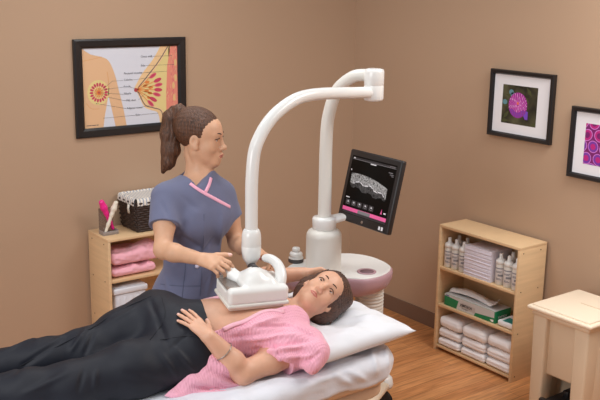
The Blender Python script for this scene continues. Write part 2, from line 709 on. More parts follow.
plane_struct('floor', (-7.5, -8.0, -0.1), (0.1, 0.1, 0.0), FLOOR)
plane_struct('wall_back', (-7.5, 0.0, 0.0), (0.1, 0.1, 2.75), WALL)
plane_struct('wall_right', (0.0, -8.0, 0.0), (0.1, 0.0, 2.75), WALL)
plane_struct('baseboard_back', (-7.5, -0.009, 0.0), (0.0, 0.0, 0.098), BASE)
plane_struct('baseboard_right', (-0.009, -8.0, 0.0), (0.0, -0.009, 0.098), BASE)


def picture_frame(parent, axis, a0, a1, z0, z1, fw, depth, m, bev=0.004):
    """four mitred bars; axis 'x' hangs on the back wall, 'y' on the right wall"""
    def W(a, z, dpt):
        return (a, -dpt, z) if axis == 'x' else (-dpt, a, z)
    b = MB()
    bm = b.bm
    prof = [(0.0, 0.0), (0.0, depth * 0.8), (fw * 0.18, depth), (fw * 0.75, depth * 0.92), (fw, depth * 0.55), (fw, 0.0)]
    s = 1 if a1 > a0 else -1
    corners = [(a0, z0, s, 1), (a1, z0, -s, 1), (a1, z1, -s, -1), (a0, z1, s, -1)]
    rings = [[bm.verts.new(W(a + sa * o, z + sz * o, d + 0.001)) for o, d in prof] for a, z, sa, sz in corners]
    for i in range(4):
        A, B = rings[i], rings[(i + 1) % 4]
        for k in range(len(prof) - 1):
            bm.faces.new((A[k], A[k + 1], B[k + 1], B[k]))
    return b.build('frame', m, parent)


# ---------------------------------------------------- anatomy poster (back wall)
poster = thing('framed_poster', (-1.646, 0, 1.541), 'large black-framed anatomy poster hanging on the tan wall behind the standing woman', 'picture')
picture_frame(poster, 'x', -1.989, -1.303, 1.273, 1.809, 0.05, 0.022, BLACK)
PC = dict(paper=(214, 216, 226), skin=(222, 180, 140), skin2=(216, 160, 108), fat=(224, 204, 140), pinkm=(226, 138, 120), lob=(196, 62, 92),
          duct=(224, 132, 66), line=(96, 84, 88), edge=(232, 196, 148), nip=(176, 66, 70), ink=(78, 78, 88), rib=(226, 184, 128), lobp=(214, 96, 116))
PK = list(PC)
PM = [mat('poster_' + k, PC[k], 0.45) for k in PK]
PX0, PX1, PZ0, PZ1 = -1.941, -1.351, 1.321, 1.761
pw, ph = PX1 - PX0, PZ1 - PZ0
pb = MB()


def PU(u, v, l=0):
    return (PX0 + u * pw, -0.006 - l * 0.0003, PZ1 - v * ph)


def ppoly(pts, key, l):
    vs = [pb.bm.verts.new(PU(max(0, min(1, u)), max(0, min(1, v)), l)) for u, v in pts]
    f = pb.bm.faces.new(vs); f.material_index = PK.index(key)
    bmesh.ops.triangulate(pb.bm, faces=[f])


def pell(u, v, ru, rv, key, l, rot=0, n=20):
    pts = []
    for k in range(n):
        a = 2 * PI * k / n
        x, y = ru * math.cos(a), rv * math.sin(a)
        pts.append((u + (x * math.cos(rot) - y * math.sin(rot)) / pw, v + (x * math.sin(rot) + y * math.cos(rot)) / ph))
    ppoly(pts, key, l)


def pline(pts, w, key, l):
    for (u0, v0), (u1, v1) in zip(pts[:-1], pts[1:]):
        dx, dy = (u1 - u0) * pw, (v1 - v0) * ph
        L = math.hypot(dx, dy) or 1
        nx, ny = -dy / L * w / 2 / pw, dx / L * w / 2 / ph
        ppoly([(u0 + nx, v0 + ny), (u1 + nx, v1 + ny), (u1 - nx, v1 - ny), (u0 - nx, v0 - ny)], key, l)


def sm(pts, n):
    return [tuple(p) for p in catmull(pts, n)]


ppoly([(0, 0), (1, 0), (1, 1), (0, 1)], 'paper', 0)
ppoly(sm([(0, 0), (.09, .08), (.2, .115), (.27, .17), (.325, .33), (.36, .52), (.405, .78), (.435, 1)], 30) + [(.32, 1)]
      + sm([(.32, 1), (.285, .78), (.255, .6)], 8)[1:] + sm([(.255, .6), (.235, .72), (.21, .87), (.195, 1)], 8)[1:] + [(0, 1)], 'skin', 1)
pline(sm([(.255, .6), (.262, .45), (.25, .3)], 8), .004, 'skin2', 2)
pline(sm([(.01, .16), (.1, .14), (.2, .115)], 8), .003, 'skin2', 2)
pline(sm([(.03, .68), (.08, .75), (.16, .76)], 8), .003, 'skin2', 2)
pell(.155, .555, .066, .069, 'fat', 2)
for k in range(18):
    a = 2 * PI * k / 18
    pell(.16 + .044 * math.cos(a) / pw, .555 + .044 * math.sin(a) / ph, .0115, .0062, 'lob', 3, a, 10)
    pline([(.16, .555), (.16 + .034 * math.cos(a) / pw, .555 + .034 * math.sin(a) / ph)], .0016, 'duct', 4)
pell(.16, .555, .026, .026, 'duct', 3)
for k in range(12):
    a = 2 * PI * k / 12 + .2
    pell(.16 + .02 * math.cos(a) / pw, .555 + .02 * math.sin(a) / ph, .006, .003, 'fat', 4, a, 8)
pell(.16, .555, .006, .006, 'nip', 5)
# the cross section at the right
prof_out = sm([(.815, 0), (.73, .17), (.615, .34), (.55, .47), (.525, .545), (.56, .6), (.625, .77), (.69, .82), (.77, .865), (.795, 1)], 50)
ppoly(prof_out + [(1, 1), (1, 0)], 'edge', 1)
prof_in = sm([(.9, 0), (.79, .2), (.66, .39), (.555, .545), (.575, .6), (.635, .75), (.72, .795), (.81, .845), (.83, 1)], 50)
pline(prof_in, .005, 'line', 3)
ppoly(sm([(.915, 0), (.8, .22), (.68, .4), (.57, .55), (.6, .62), (.66, .735), (.74, .775), (.83, .84), (.855, 1)], 50) + [(.9, 1), (.9, 0)], 'fat', 2)
ppoly([(.925, 0), (1, 0), (1, .75), (.93, 1), (.865, 1), (.868, .6), (.885, .25)], 'pinkm', 3)
rnd = random.Random(3)
for k in range(80):
    v = rnd.random(); c = .93 + .05 * (0.5 - v) + rnd.uniform(-.045, .05)
    if .86 < c < .99:
        pline([(c, v), (c + rnd.uniform(-.018, .018), v + .045)], .002, 'edge' if k % 2 else 'lobp', 4)
for k, (u, v) in enumerate([(.975, .22), (.95, .52), (.975, .42), (.955, .68)]):
    pell(u, v, .009, .02, 'rib', 5)
for k, (u, v, a) in enumerate([(.725, .378, -.55), (.775, .44, -.35), (.785, .5, -.15), (.78, .565, .08), (.765, .625, .3), (.725, .685, .5), (.695, .735, .75)]):
    pell(u, v, .026, .011, 'lob' if k % 2 else 'lobp', 5, a, 16)
    pell(u, v, .018, .006, 'lob', 6, a, 12)
    pline([(.55, .545), (u - .03 * math.cos(a), v - .03 * math.sin(a))], .004, 'duct', 4)
for k, (u, v) in enumerate([(.665, .46), (.69, .6), (.7, .53), (.655, .57), (.64, .5), (.68, .66)]):
    pell(u, v, .015, .008, 'duct', 4, (v - .545) * 3, 10)
pell(.54, .55, .011, .011, 'nip', 5)
LBL = [('Chest wall', .6, .14), ('Ribs', .6, .255), ('Pectoral muscles', .42, .345), ('Lobules', .42, .425), ('Areola', .41, .51),
       ('Nipple', .415, .6), ('Milk duct', .435, .69), ('Adipose tissue', .44, .79), ('Skin', .53, .885)]
for s, u, v in LBL:
    text_into(pb, s, .0165, PU(u, v, 2), (1, 0, 0), (0, 0, 1), PK.index('ink'))
for (a, b) in [((.71, .13), (.93, .13)), ((.655, .245), (.95, .245)), ((.585, .335), (.88, .33)), ((.41, .42), (.3, .42)), ((.3, .42), (.215, .5)),
               ((.405, .505), (.2, .52)), ((.41, .595), (.17, .56)), ((.43, .68), (.25, .62)), ((.435, .78), (.13, .69)), ((.525, .875), (.2, .88)),
               ((.5, .42), (.7, .4)), ((.47, .505), (.53, .53)), ((.57, .875), (.77, .87)), ((.565, .68), (.64, .6)), ((.57, .78), (.68, .76))]:
    pline([a, b], .0013, 'line', 7)
for u, v in [(.2, .88), (.13, .69), (.93, .13), (.95, .245), (.77, .87)]:
    pell(u, v, .0025, .0025, 'ink', 8, 0, 8)
for q0, q1 in ((.025, .075), (.08, .12), (.125, .145)):
    pline([(q0, .962), (q1, .962)], .004, 'line', 3)
pb.build('print', PM, poster, normals=False)

# ---------------------------------------------------- two flower pictures (right wall)
def flower_picture(y0, y1, z0, z1, label, kind):
    t = thing('framed_photograph', (0, (y0 + y1) / 2, (z0 + z1) / 2), label, 'picture', 'framed flower photographs on the right wall')
    picture_frame(t, 'y', y0, y1, z0, z1, 0.026, 0.03, BLACK)
    MB().box((-0.012, y1 + .025, z0 + .025), (-0.004, y0 - .025, z1 - .025)).build('mat_board', MATW, t)
    iy0, iy1, iz0, iz1 = y0 - .088, y1 + .108, z0 + .08, z1 - .08
    b = MB()
    w, h = iy0 - iy1, iz1 - iz0

    def Q(u, v, l):
        return (-0.0125 - l * 0.0002, iy0 - u * w, iz1 - v * h)

    def poly(pts, mi, l):
        cl = [(min(1, max(0, u)), min(1, max(0, v))) for u, v in pts]
        f = b.bm.faces.new([b.bm.verts.new(Q(u, v, l)) for u, v in cl]); f.material_index = mi
    poly([(0, 0), (1, 0), (1, 1), (0, 1)], 0, 0)
    r = random.Random(11)
    if kind == 'ball':
        mats = [speckle_material('dark_leaf_print', (30, 28, 18), (86, 84, 58), 14, .35, .7), mat('petal_pink', (214, 96, 190), .6), mat('petal_light', (236, 160, 220), .6),
                mat('petal_violet', (120, 70, 190), .6), mat('leaf_olive', (70, 74, 40), .6), mat('leaf_blue', (96, 140, 150), .6), mat('flower_heart', (236, 120, 70), .6), mat('petal_deep', (150, 44, 140), .6)]
        for k in range(14):
            u, v = r.uniform(.05, .95), r.uniform(.05, .95); a = r.uniform(0, PI)
            poly([(u + .14 * math.cos(a + q) * (1 if i % 2 == 0 else .35), v + .14 * math.sin(a + q) * (1 if i % 2 == 0 else .35)) for i, q in enumerate((0, PI / 2, PI, 1.5 * PI))], 4, 1)
        for u, v in ((.25, .18), (.08, .45), (.3, .25)):
            poly([(u + .07 * math.cos(q), v + .07 * math.sin(q)) for q in np.linspace(0, 2 * PI, 9)[:-1]], 5, 2)
        poly([(.62, .72), (.7, .62), (.76, .64), (.76, .84), (.68, .84)], 3, 2)
        poly([(.46 + .27 * math.cos(q), .5 + .33 * math.sin(q)) for q in np.linspace(0, 2 * PI, 33)[:-1]], 7, 3)
        n = 0
        for ring in range(9):
            rr = .3 - ring * .032
            cnt = max(5, 26 - ring * 2)
            for k in range(cnt):
                a = 2 * PI * (k + .5 * (ring % 2)) / cnt
                u, v = .46 + rr * .82 * math.cos(a), .5 + rr * math.sin(a)
                s = .021
                n += 1
                low = v > .62
                poly([(u + s * math.cos(a), v + s * math.sin(a)), (u - s * .8 * math.sin(a), v + s * .8 * math.cos(a)),
                      (u - s * math.cos(a), v - s * math.sin(a)), (u + s * .8 * math.sin(a), v - s * .8 * math.cos(a))], 3 if low and ring < 4 else (2 if (k + ring) % 3 == 0 else 1), 4)
        poly([(.46 + .03 * math.cos(q), .45 + .04 * math.sin(q)) for q in np.linspace(0, 2 * PI, 9)[:-1]], 6, 5)
    else:
        mats = [mat('magenta_ground', (120, 18, 104), .6), mat('petal_magenta', (186, 30, 124), .6), mat('petal_rim', (214, 130, 216), .6),
                mat('petal_purple', (120, 50, 160), .6)]
        for row in range(5):
            for colm in range(5):
                u = (colm + .5 * (row % 2)) / 3.7 + r.uniform(-.025, .025) - .06; v = row / 3.5 + r.uniform(-.02, .02) - .02
                ru, rv = .128, .15
                ang = r.uniform(-.4, .4)
                for mi, s, l in ((2, 1, 1), (3 if v > .4 else 1, .88, 2), (1 if v > .4 else 0, .5, 3)):
                    poly([(u + s * (ru * math.cos(q) * math.cos(ang) - rv * math.sin(q) * math.sin(ang)), v + s * (ru * math.cos(q) * math.sin(ang) + rv * math.sin(q) * math.cos(ang))) for q in np.linspace(0, 2 * PI, 21)[:-1]], mi, l)
    b.build('print', mats, t, normals=False)


flower_picture(-1.209, -1.646, 1.299, 1.673, 'black-framed photograph of a single pink ball-shaped flower on a dark ground', 'ball')
flower_picture(-1.77, -2.207, 1.155, 1.526, 'black-framed close-up photograph of magenta and purple petals, above the beige bin', 'petals')


# ---------------------------------------------------- bookcases
def bookcase(loc, label, x0, x1, y0, y1, H, axis, shelves):
    t = thing('bookcase', loc, label, 'bookcase', 'low maple bookcases')
    th = 0.016
    if axis == 'y':     # width along y, open towards -x
        for n_, (a, b) in enumerate(((y0, y0 - th), (y1 + th, y1))):
            m = MB().box((x0, b, 0), (x1, a, H), .001)
            if n_ == 1:
                for zz in (.03, .28, .52, H - .02):
                    for xx in (x0 + .03, x1 - .05):
                        m.lathe([(.004, 0), (.004, .001)], (xx, b + .0004, zz), 10, 1, (0, -1, 0))
            m.build('side_panel', [MAPLE, HOLE], t)
        MB().box((x0, y1, H), (x1, y0, H + th), .001).build('top_panel', MAPLE, t)
        for zz in shelves:
            MB().box((x0 + .004, y1 + th, zz - th), (x1 - .006, y0 - th, zz), .001).build('shelf', MAPLE, t)
        MB().box((x0 + .006, y1 + th, .02), (x1 - .006, y0 - th, .034), .001).build('bottom_panel', MAPLE, t)
        MB().box((x1 - .006, y1 + th, .02), (x1, y0 - th, H)).build('back_panel', MAPLE, t)
    else:               # width along x, open towards -y
        for n_, (a, b) in enumerate(((x0, x0 + th), (x1 - th, x1))):
            m = MB().box((a, y0, 0), (b, y1, H), .001)
            if n_ == 0:
                for zz in (.03, .27, .5, H - .02):
                    for yy in (y0 + .05, y1 - .05):
                        m.lathe([(.004, 0), (.004, .001)], (a - .0004, yy, zz), 10, 1, (-1, 0, 0))
            m.build('side_panel', [MAPLE, HOLE], t)
        MB().box((x0, y0, H), (x1, y1, H + th), .001).build('top_panel', MAPLE, t)
        for zz in shelves:
            MB().box((x0 + th, y0 + .004, zz - th), (x1 - th, y1 - .006, zz), .001).build('shelf', MAPLE, t)
        MB().box((x0 + th, y0 + .006, .02), (x1 - th, y1 - .006, .034), .001).build('bottom_panel', MAPLE, t)
        MB().box((x0 + th, y1 - .006, .02), (x1 - th, y1, H)).build('back_panel', MAPLE, t)
    return t


bookcase((-.135, -1.389, 0), 'low maple bookcase against the right wall, holding bottles, a green box and white towels', -.246, -.024, -1.092, -1.686, .757, 'y', (.52, .292))
bookcase((-1.65, -.143, 0), 'low maple bookcase behind the standing woman, with a wicker basket on top', -1.946, -1.352, -.269, -.017, .734, 'x', (.512,))

# bottles
def make_bottle(loc, label):
    t = thing('spray_bottle', loc, label, 'bottle', 'white bottles on the top shelf of the right bookcase')
    h = .118
    MB().lathe([(.0, 0), (.024, 0), (.0265, .004), (.0265, h - .012), (.025, h - .003), (.0235, h)], loc, 24).build('body', WHITEG, t)
    lb = MB().lathe([(.0267, .018), (.0269, .0185), (.0269, .1), (.0267, .1005)], loc, 24)
    lb.build('label', mat('bottle_label', (214, 208, 206), .5), t)
    # printed bands and text lines on the label, facing the room
    ink = MB()
    for zz, h_, a0, a1 in ((.092, .006, -.9, .9), (.05, .012, -.2, .9), (.07, .004, -.7, .5), (.076, .004, -.7, .7), (.03, .004, -.6, .6), (.036, .004, -.6, .3)):
        n_ = 8
        vs = []
        for i in range(n_ + 1):
            a = PI + a0 + (a1 - a0) * i / n_ + .35
            for z_ in (zz, zz + h_):
                vs.append(ink.bm.verts.new((loc[0] + .0272 * math.cos(a), loc[1] + .0272 * math.sin(a), loc[2] + z_)))
        for i in range(n_):
            ink.bm.faces.new((vs[2 * i], vs[2 * i + 1], vs[2 * i + 3], vs[2 * i + 2]))
    ink.build('label_print', INKG, t)
    MB().lathe([(.025, 0), (.028, .002), (.028, .015), (.025, .023), (.014, .03), (.012, .031), (.012, .038), (.0105, .039), (.0105, .055), (.008, .059), (.0, .059)],
               (loc[0], loc[1], loc[2] + h), 24).build('cap', WHITEP, t)
    return t


def copy_thing(o, loc, label=None, group=None, rz=None):
    c = o.copy(); C.objects.link(c)
    c.location = loc
    if rz is not None: c.rotation_euler = (0, 0, rz)
    if label: c['label'] = label
    if group: c['group'] = group
    for ch in list(o.children):
        d = ch.copy(); C.objects.link(d); d.parent = c
        for g in ch.children:
            e = g.copy(); C.objects.link(e); e.parent = d
    return c


spots = [((-.2, -1.137), 'white bottle at the far left end of the top shelf, front row'),
         ((-.2, -1.192), 'second white bottle from the left on the top shelf, front row'),
         ((-.2, -1.251), 'white bottle touching the left side of the folded lavender paper stack'),
         ((-.125, -1.142), 'white bottle in the back row behind the leftmost bottle gap'),
         ((-.125, -1.204), 'white bottle in the back row left of the lavender stack, nearer the stack'),
         ((-.2, -1.524), 'white bottle touching the right side of the lavender paper stack'),
         ((-.2, -1.5815), 'middle of three front white bottles right of the lavender stack'),
         ((-.2, -1.639), 'rightmost white bottle on the top shelf, against the side panel'),
         ((-.125, -1.545), 'white bottle in the back row right of the lavender stack')]
b0 = None
for (x, y), lab in spots:
    if b0 is None:
        b0 = make_bottle((x, y, .5206), lab)
    else:
        copy_thing(b0, (x, y, .5206), lab)


# stack of folded paper drapes
def folded(name, lo, hi, m, label, cat, group=None, layers=2, seed=0, droop=.004, parent=None, fold_axis='y', rnd=.45):
    """soft folded cloth: rounded slab with a crease line per layer along its open side"""
    lo = np.array(lo); hi = np.array(hi)
    c = (lo + hi) / 2; h = (hi - lo) / 2
    F = Field(lo - .02, hi + .02, .004)
    F.rbox(c, h, min(h) * rnd, k=0)

    def disp(V, N):
        d = np.minimum(0, (vnoise(V * 14 + seed, seed) - .6) * droop + vnoise(V * 40, seed + 1) * droop * .3)
        z = (V[:, 2] - lo[2]) / (hi[2] - lo[2])
        side = np.clip(1 - np.abs(N[:, 2]) * 1.6, 0, 1)
        for k in range(1, layers):
            d -= side * .004 * np.exp(-((z - k / layers + .04 * vnoise(V * 6, seed + 4)) * (hi[2] - lo[2]) / .0022) ** 2)
        return d
    me = F.mesh(name, disp)
    o = mobj(name, me, m, None, smooth=True)
    me.transform(Matrix.Translation((-c[0], -c[1], -lo[2])))
    o.location = (c[0], c[1], lo[2])
    return tag(o, label, cat, group)


st = MB()
for k in range(24):
    z = .5205 + k * .0072
    j = .002 * math.sin(k * 2.3)
    st.box((-.232 + j, -1.482, z), (-.06 + j, -1.284 + .001 * math.sin(k), z + .00718), .0006, rot=None)
tag(st.build('paper_stack', LAV), 'tall stack of folded lavender-white paper drapes between the bottles', 'paper stack')

# dispenser box of wipes
box = thing('tissue_box', (-.16, -1.335, .2926), 'green and white dispenser carton of wipes on the middle shelf', 'box')
bx0, bx1, by0, by1, bz0, bz1 = -.225, -.095, -1.142, -1.532, .2926, .362
MB().box((bx0, by1, bz0), (bx1, by0, bz1), .001).build('carton', GREEN, box)
g = MB()


def face_poly(pts, mi, l=1):
    vs = [g.bm.verts.new((bx0 - .0004 * l, by0 + (by1 - by0) * u, bz0 + (bz1 - bz0) * v)) for u, v in pts]
    g.bm.faces.new(vs).material_index = mi


face_poly([(0, .82), (.04, .82), (.16, .78), (.98, .5), (.98, .98), (0, .98)], 0)
face_poly([(.3, .98), (.98, .98), (.98, .45), (.62, .3), (.6, .02), (.25, .02)], 0, 1.5)
face_poly([(.36, .72), (.62, .66), (.62, .2), (.3, .3)], 1, 2)
face_poly([(.03, .86), (.1, .84), (.1, .92), (.03, .94)], 3, 3)
face_poly([(.93, .1), (.97, .1), (.97, .3), (.9, .25)], 4, 3)
text_into(g, 'KIMTECH', .021, (bx0 - .0012, by0 - .128, bz0 + .028), (0, -1, 0), (0, 0, 1), 2, bold=.0006)
text_into(g, 'Kimwipes', .012, (bx0 - .0012, by0 - .14, bz0 + .014), (0, -1, 0), (0, 0, 1), 2)
text_into(g, 'KIMTECH', .017, (bx0 + .024, by1, bz0 + .026), (1, 0, 0), (0, 0, 1), 4, bold=.0004)
face_poly([(0, .98), (1, .98), (1, 1), (0, 1)], 0, 1.7)
g.build('carton_print', [GREYC, LABELW, INK, mat('blue_logo_print', (60, 80, 160), .5), TISSUE], box, normals=False)
MB().box((bx0 + .002, by1 + .003, bz1 - .001), (bx1 - .002, by0 - .002, bz1 + .0012), .0005).build('carton_top', GREYC, box)
cloth('tissue', [[(-.196, -1.15, .368), (-.19, -1.24, .376), (-.186, -1.34, .38), (-.19, -1.43, .372), (-.205, -1.475, .373), (-.218, -1.51, .4)],
                 [(-.16, -1.148, .385), (-.16, -1.24, .394), (-.16, -1.34, .388), (-.16, -1.42, .376), (-.165, -1.47, .378), (-.175, -1.5, .408)],
                 [(-.115, -1.15, .372), (-.11, -1.24, .384), (-.11, -1.34, .38), (-.11, -1.4, .37), (-.115, -1.45, .374), (-.12, -1.48, .4)]], 26, 12, .002, TISSUE, box,
      lambda u, v, G: .003 * np.sin(u * 9 + v * 7))
pk = thing('wipes_packet', (-.18, -1.608, .292), 'small white and teal soft packet at the right end of the middle shelf', 'packet')
F = Field((-.26, -1.69, .28), (-.08, -1.53, .35), .003)
F.rbox((-.172, -1.605, .3125), (.06, .053, .016), .01, k=0)
mobj('pouch', F.mesh('pouch', lambda V, N: vnoise(V * 30, 5) * .002), TISSUE, pk)
q = MB()
q.prism([(-.225, -1.585, .3292), (-.225, -1.655, .3292), (-.175, -1.66, .3292), (-.16, -1.58, .3292)], (0, 0, .0012), 0)
q.build('printed_band', TEAL, pk)

# towels: three stacks of three
tn = 0
for ci, (y0, y1, word) in enumerate(((-1.1105, -1.29, 'left'), (-1.2915, -1.481, 'middle'), (-1.4825, -1.668, 'right'))):
    z = .0345
    for k in range(3):
        hh = (.05, .060, .074)[k] if ci != 2 else (.054, .062, .072)[k]
        folded('folded_towel', (-.241 + .004 * (k % 2), y1, z), (-.05, y0, z + hh), TOWEL,
               'folded white towel, %s of the %s stack on the bottom shelf' % (('lowest', 'middle one', 'topmost')[k], word), 'towel',
               'white towels on the bottom shelf', 2 if k < 2 else 3, ci * 7 + k, .0045, rnd=.85)
        z += hh + .0003

# ---------------------------------------------------- contents of the left bookcase
for k, (x0, x1, z0, z1, lab) in enumerate(((-1.925, -1.63, .5125, .578, 'folded pink gown, lower of the two on the shelf behind the woman'),
                                           (-1.92, -1.6, .5785, .665, 'loosely folded pink gown, upper of the two on the shelf behind the woman'))):
    lo = np.array((x0, -.262, z0)); hi = np.array((x1, -.05, z1))
    c = (lo + hi) / 2; h = (hi - lo) / 2
    F = Field(lo - .03, hi + .03, .004)
    F.rbox(c, h - .007, .026, k=0)
    if k == 1:
        F.ell((-1.72, -.2, .655), (.06, .05, .022), k=.02)
        F.ell((-1.66, -.17, .66), (.06, .06, .025), k=.02)
        F.ell((-1.86, -.16, .64), (.05, .07, .014), k=.02)
    fs = folds([((-1.93, -.26, z1 - .02), (-1.78, -.265, z0 + .02), .008, .008), ((-1.85, -.265, z1), (-1.72, -.265, z0 + .01), .007, -.008),
                ((-1.8, -.26, z1), (-1.62, -.265, z1 - .03), .008, .008), ((-1.93, -.26, z0 + .03), (-1.65, -.27, z0 + .02), .005, -.007)])
    me = F.mesh('folded_gown', lambda V, N: (fs(V) + vnoise(V * 22, 3 + k) * .009 + vnoise(V * 50, 8) * .003) * np.clip(1 + 1.4 * N[:, 2], 0, 1) - .002)
    me.transform(Matrix.Translation((-c[0], -c[1], -lo[2])))
    o = mobj('folded_gown', me, PINKF, None, smooth=True)
    o.location = (c[0], c[1], lo[2])
    tag(o, lab, 'gown', 'folded pink gowns')

bin_ = thing('storage_box', (-1.81, -.16, .034), 'white lidded box on the lower shelf below the pink gowns', 'box')
MB().box((-1.905, -.25, .0345), (-1.712, -.07, .42), .01).build('body', GLOVEW, bin_)
lidm = MB().box((-1.915, -.258, .42), (-1.704, -.062, .455), .008)
lidm.box((-1.9, -.245, .455), (-1.72, -.075, .459), .002)
lidm.build('lid', GLOVEW, bin_)
rb = MB()
for k in range(5):
    rb.box((-1.89 + k * .04, -.2525, .06), (-1.875 + k * .04, -.2495, .4), .001)
rb.build('ribs', GLOVEW, bin_)

# wicker basket with a striped liner
bk = thing('wicker_basket', (-1.6, -.125, .75), 'dark brown wicker basket with a striped cloth liner, on the left bookcase', 'basket')
bkx0, bkx1, bky0, bky1 = -1.742, -1.44, -.225, -.034
BKH = .936
w_ = MB()
rowsN = 13
for r_ in range(rowsN):
    z = .752 + r_ * .0135
    g_ = .018 * r_ / rowsN
    per = []
    for (ax, ay), (bx_, by_) in (((bkx0 - g_, bky0 - g_), (bkx1 + g_, bky0 - g_)), ((bkx1 + g_, bky0 - g_), (bkx1 + g_, bky1 + g_ * .3)),
                                 ((bkx1 + g_, bky1 + g_ * .3), (bkx0 - g_, bky1 + g_ * .3)), ((bkx0 - g_, bky1 + g_ * .3), (bkx0 - g_, bky0 - g_))):
        L = math.hypot(bx_ - ax, by_ - ay); n_ = int(L / .024)
        nx, ny = (by_ - ay) / L, -(bx_ - ax) / L
        for i in range(n_):
            f_ = i / n_
            s_ = .0035 * (1 if (i + r_) % 2 else -1)
            per.append((ax + (bx_ - ax) * f_ + nx * s_, ay + (by_ - ay) * f_ + ny * s_, z + .006))
    per.append(per[0])
    w_.tube(per, .0075, 8)
w_.box((bkx0 + .004, bky0 + .004, .7505), (bkx1 - .004, bky1 - .004, .757))
w_.box((bkx0 - .002, bky0, .752), (bkx0 + .004, bky1, BKH)).box((bkx1 - .004, bky0, .752), (bkx1 + .002, bky1, BKH))
w_.box((bkx0, bky0 - .002, .752), (bkx1, bky0 + .004, BKH)).box((bkx0, bky1 - .004, .752), (bkx1, bky1 + .002, BKH))
w_.build('woven_body', WICKER, bk)
ln = MB()
ex = .014
lx0, lx1, ly0, ly1 = bkx0 - ex - .006, bkx1 + ex + .006, bky0 - ex - .006, bky1 + .006
# cuff folded over the rim, striped (alternating slats of cloth)
def cuff(a, b, nrm, n_):
    a = Vector(a); b = Vector(b); nrm = Vector(nrm)
    prof = [(-.03, -.05), (-.014, -.006), (-.004, .006), (.004, .006), (.01, -.004), (.013, -.03), (.012, -.033)]
    bm = ln.bm
    prev = None
    for i in range(n_ + 1):
        p = a + (b - a) * i / n_
        ring = [bm.verts.new(p + nrm * o_ + Vector((0, 0, BKH + .004 + h_ + .0015 * math.sin(i * 1.3)))) for o_, h_ in prof]
        if prev:
            for k in range(len(prof) - 1):
                f = bm.faces.new((prev[k], prev[k + 1], ring[k + 1], ring[k]))
                f.material_index = 1 if i % 3 == 0 else 0; f.smooth = True
        prev = ring


cuff((bkx0 - .01, bky0 - .012, 0), (bkx1 + .01, bky0 - .012, 0), (0, -1, 0), 48)
cuff((bkx1 + .012, bky0 - .01, 0), (bkx1 + .012, bky1 + .004, 0), (1, 0, 0), 30)
cuff((bkx1 + .01, bky1 + .004, 0), (bkx0 - .01, bky1 + .004, 0), (0, 1, 0), 48)
cuff((bkx0 - .012, bky1 + .004, 0), (bkx0 - .012, bky0 - .01, 0), (-1, 0, 0), 30)
# cloth lying across the opening, striped
for i in range(60):
    xa = bkx0 + (bkx1 - bkx0) * i / 60; xb = bkx0 + (bkx1 - bkx0) * (i + 1) / 60
    f = ln.bm.faces.new([ln.bm.verts.new(p) for p in ((xa, bky0, BKH - .001), (xb, bky0, BKH - .001), (xb, bky1, BKH + .004), (xa, bky1, BKH + .004))])
    f.material_index = 1 if i % 3 == 0 else 0
ln.build('cloth_liner', [TICK, TICKB], bk)
MB().tube([(bkx0 - .030, -.18, .908), (bkx0 - .034, -.18, .888), (bkx0 - .030, -.18, .86)], .013, 8, flat=(.2, (1, 0, 0))).build('liner_tie', TICK, bk)

# acrylic stand with two crossed wands
sd = thing('acrylic_stand', (-1.885, -.15, .75), 'small smoky acrylic stand on the left corner of the bookcase', 'stand')
a_ = MB().box((-1.93, -.185, .7505), (-1.84, -.125, .757), .001)
a_.box((-1.93, -.185, .757), (-1.926, -.125, .775), .001).box((-1.844, -.185, .757), (-1.84, -.125, .775), .001)
a_.box((-1.93, -.187, .757), (-1.84, -.183, .772), .001)
a_.build('tray', ACRYL, sd)
a_ = MB().box((-1.928, -.1265, .757), (-1.842, -.1235, .895), .001)
glass = mat('clear_acrylic', (200, 190, 184), .08, trans=.9)
a_.build('back_plate', glass, sd)
def wand(name, label, m, a, b, r):
    a = np.array(a); b = np.array(b)
    F = Field(np.minimum(a, b) - .04, np.maximum(a, b) + .04, .0025)
    L = b - a
    F.chain([a, a + L * .25, a + L * .6, a + L * .8, b], [r * .62, r * .7, r * .8, r * 1.15, r], .012)
    o = mobj(name, F.mesh(name), m, None, smooth=True)
    o.data.transform(Matrix.Translation(-Vector(a)))
    o.location = a
    tag(o, label, 'tool')


wand('pink_wand', 'hot pink plastic wand leaning left in the acrylic stand', MAGENTA, (-1.858, -.1495, .7775), (-1.918, -.149, .932), .016)
wand('white_wand', 'ivory plastic wand leaning right in the acrylic stand, crossing the pink one', IVORY, (-1.912, -.175, .771), (-1.846, -.1735, .925), .013)

# ---------------------------------------------------- step-on bin
wb = thing('waste_bin', (-.31, -2.16, 0), 'beige step-on plastic waste bin with cream lid in front of the right wall', 'bin')
x0, x1, y0, y1 = -.495, -.13, -1.99, -2.315
bm_ = MB()
def slab(x0, x1, y0, y1, z0, z1, t0, b):      # box that tapers towards its foot by t0
    t = bmesh.new()
    bmesh.ops.create_cube(t, size=1)
    for v in t.verts:
        k = 0 if v.co.z > 0 else t0
        cx, cy = (x0 + x1) / 2, (y0 + y1) / 2
        v.co = Vector((cx + v.co.x * (abs(x1 - x0) - 2 * k), cy + v.co.y * (abs(y1 - y0) - 2 * k), z0 if v.co.z < 0 else z1))
    if b: bmesh.ops.bevel(t, geom=list(t.edges), offset=b, segments=3, affect='EDGES', profile=.5)
    bm_.merge(t, 0, bool(b))


slab(x0 + .03, x1, y0 - .005, y1 + .005, .25, .575, .008, .012)
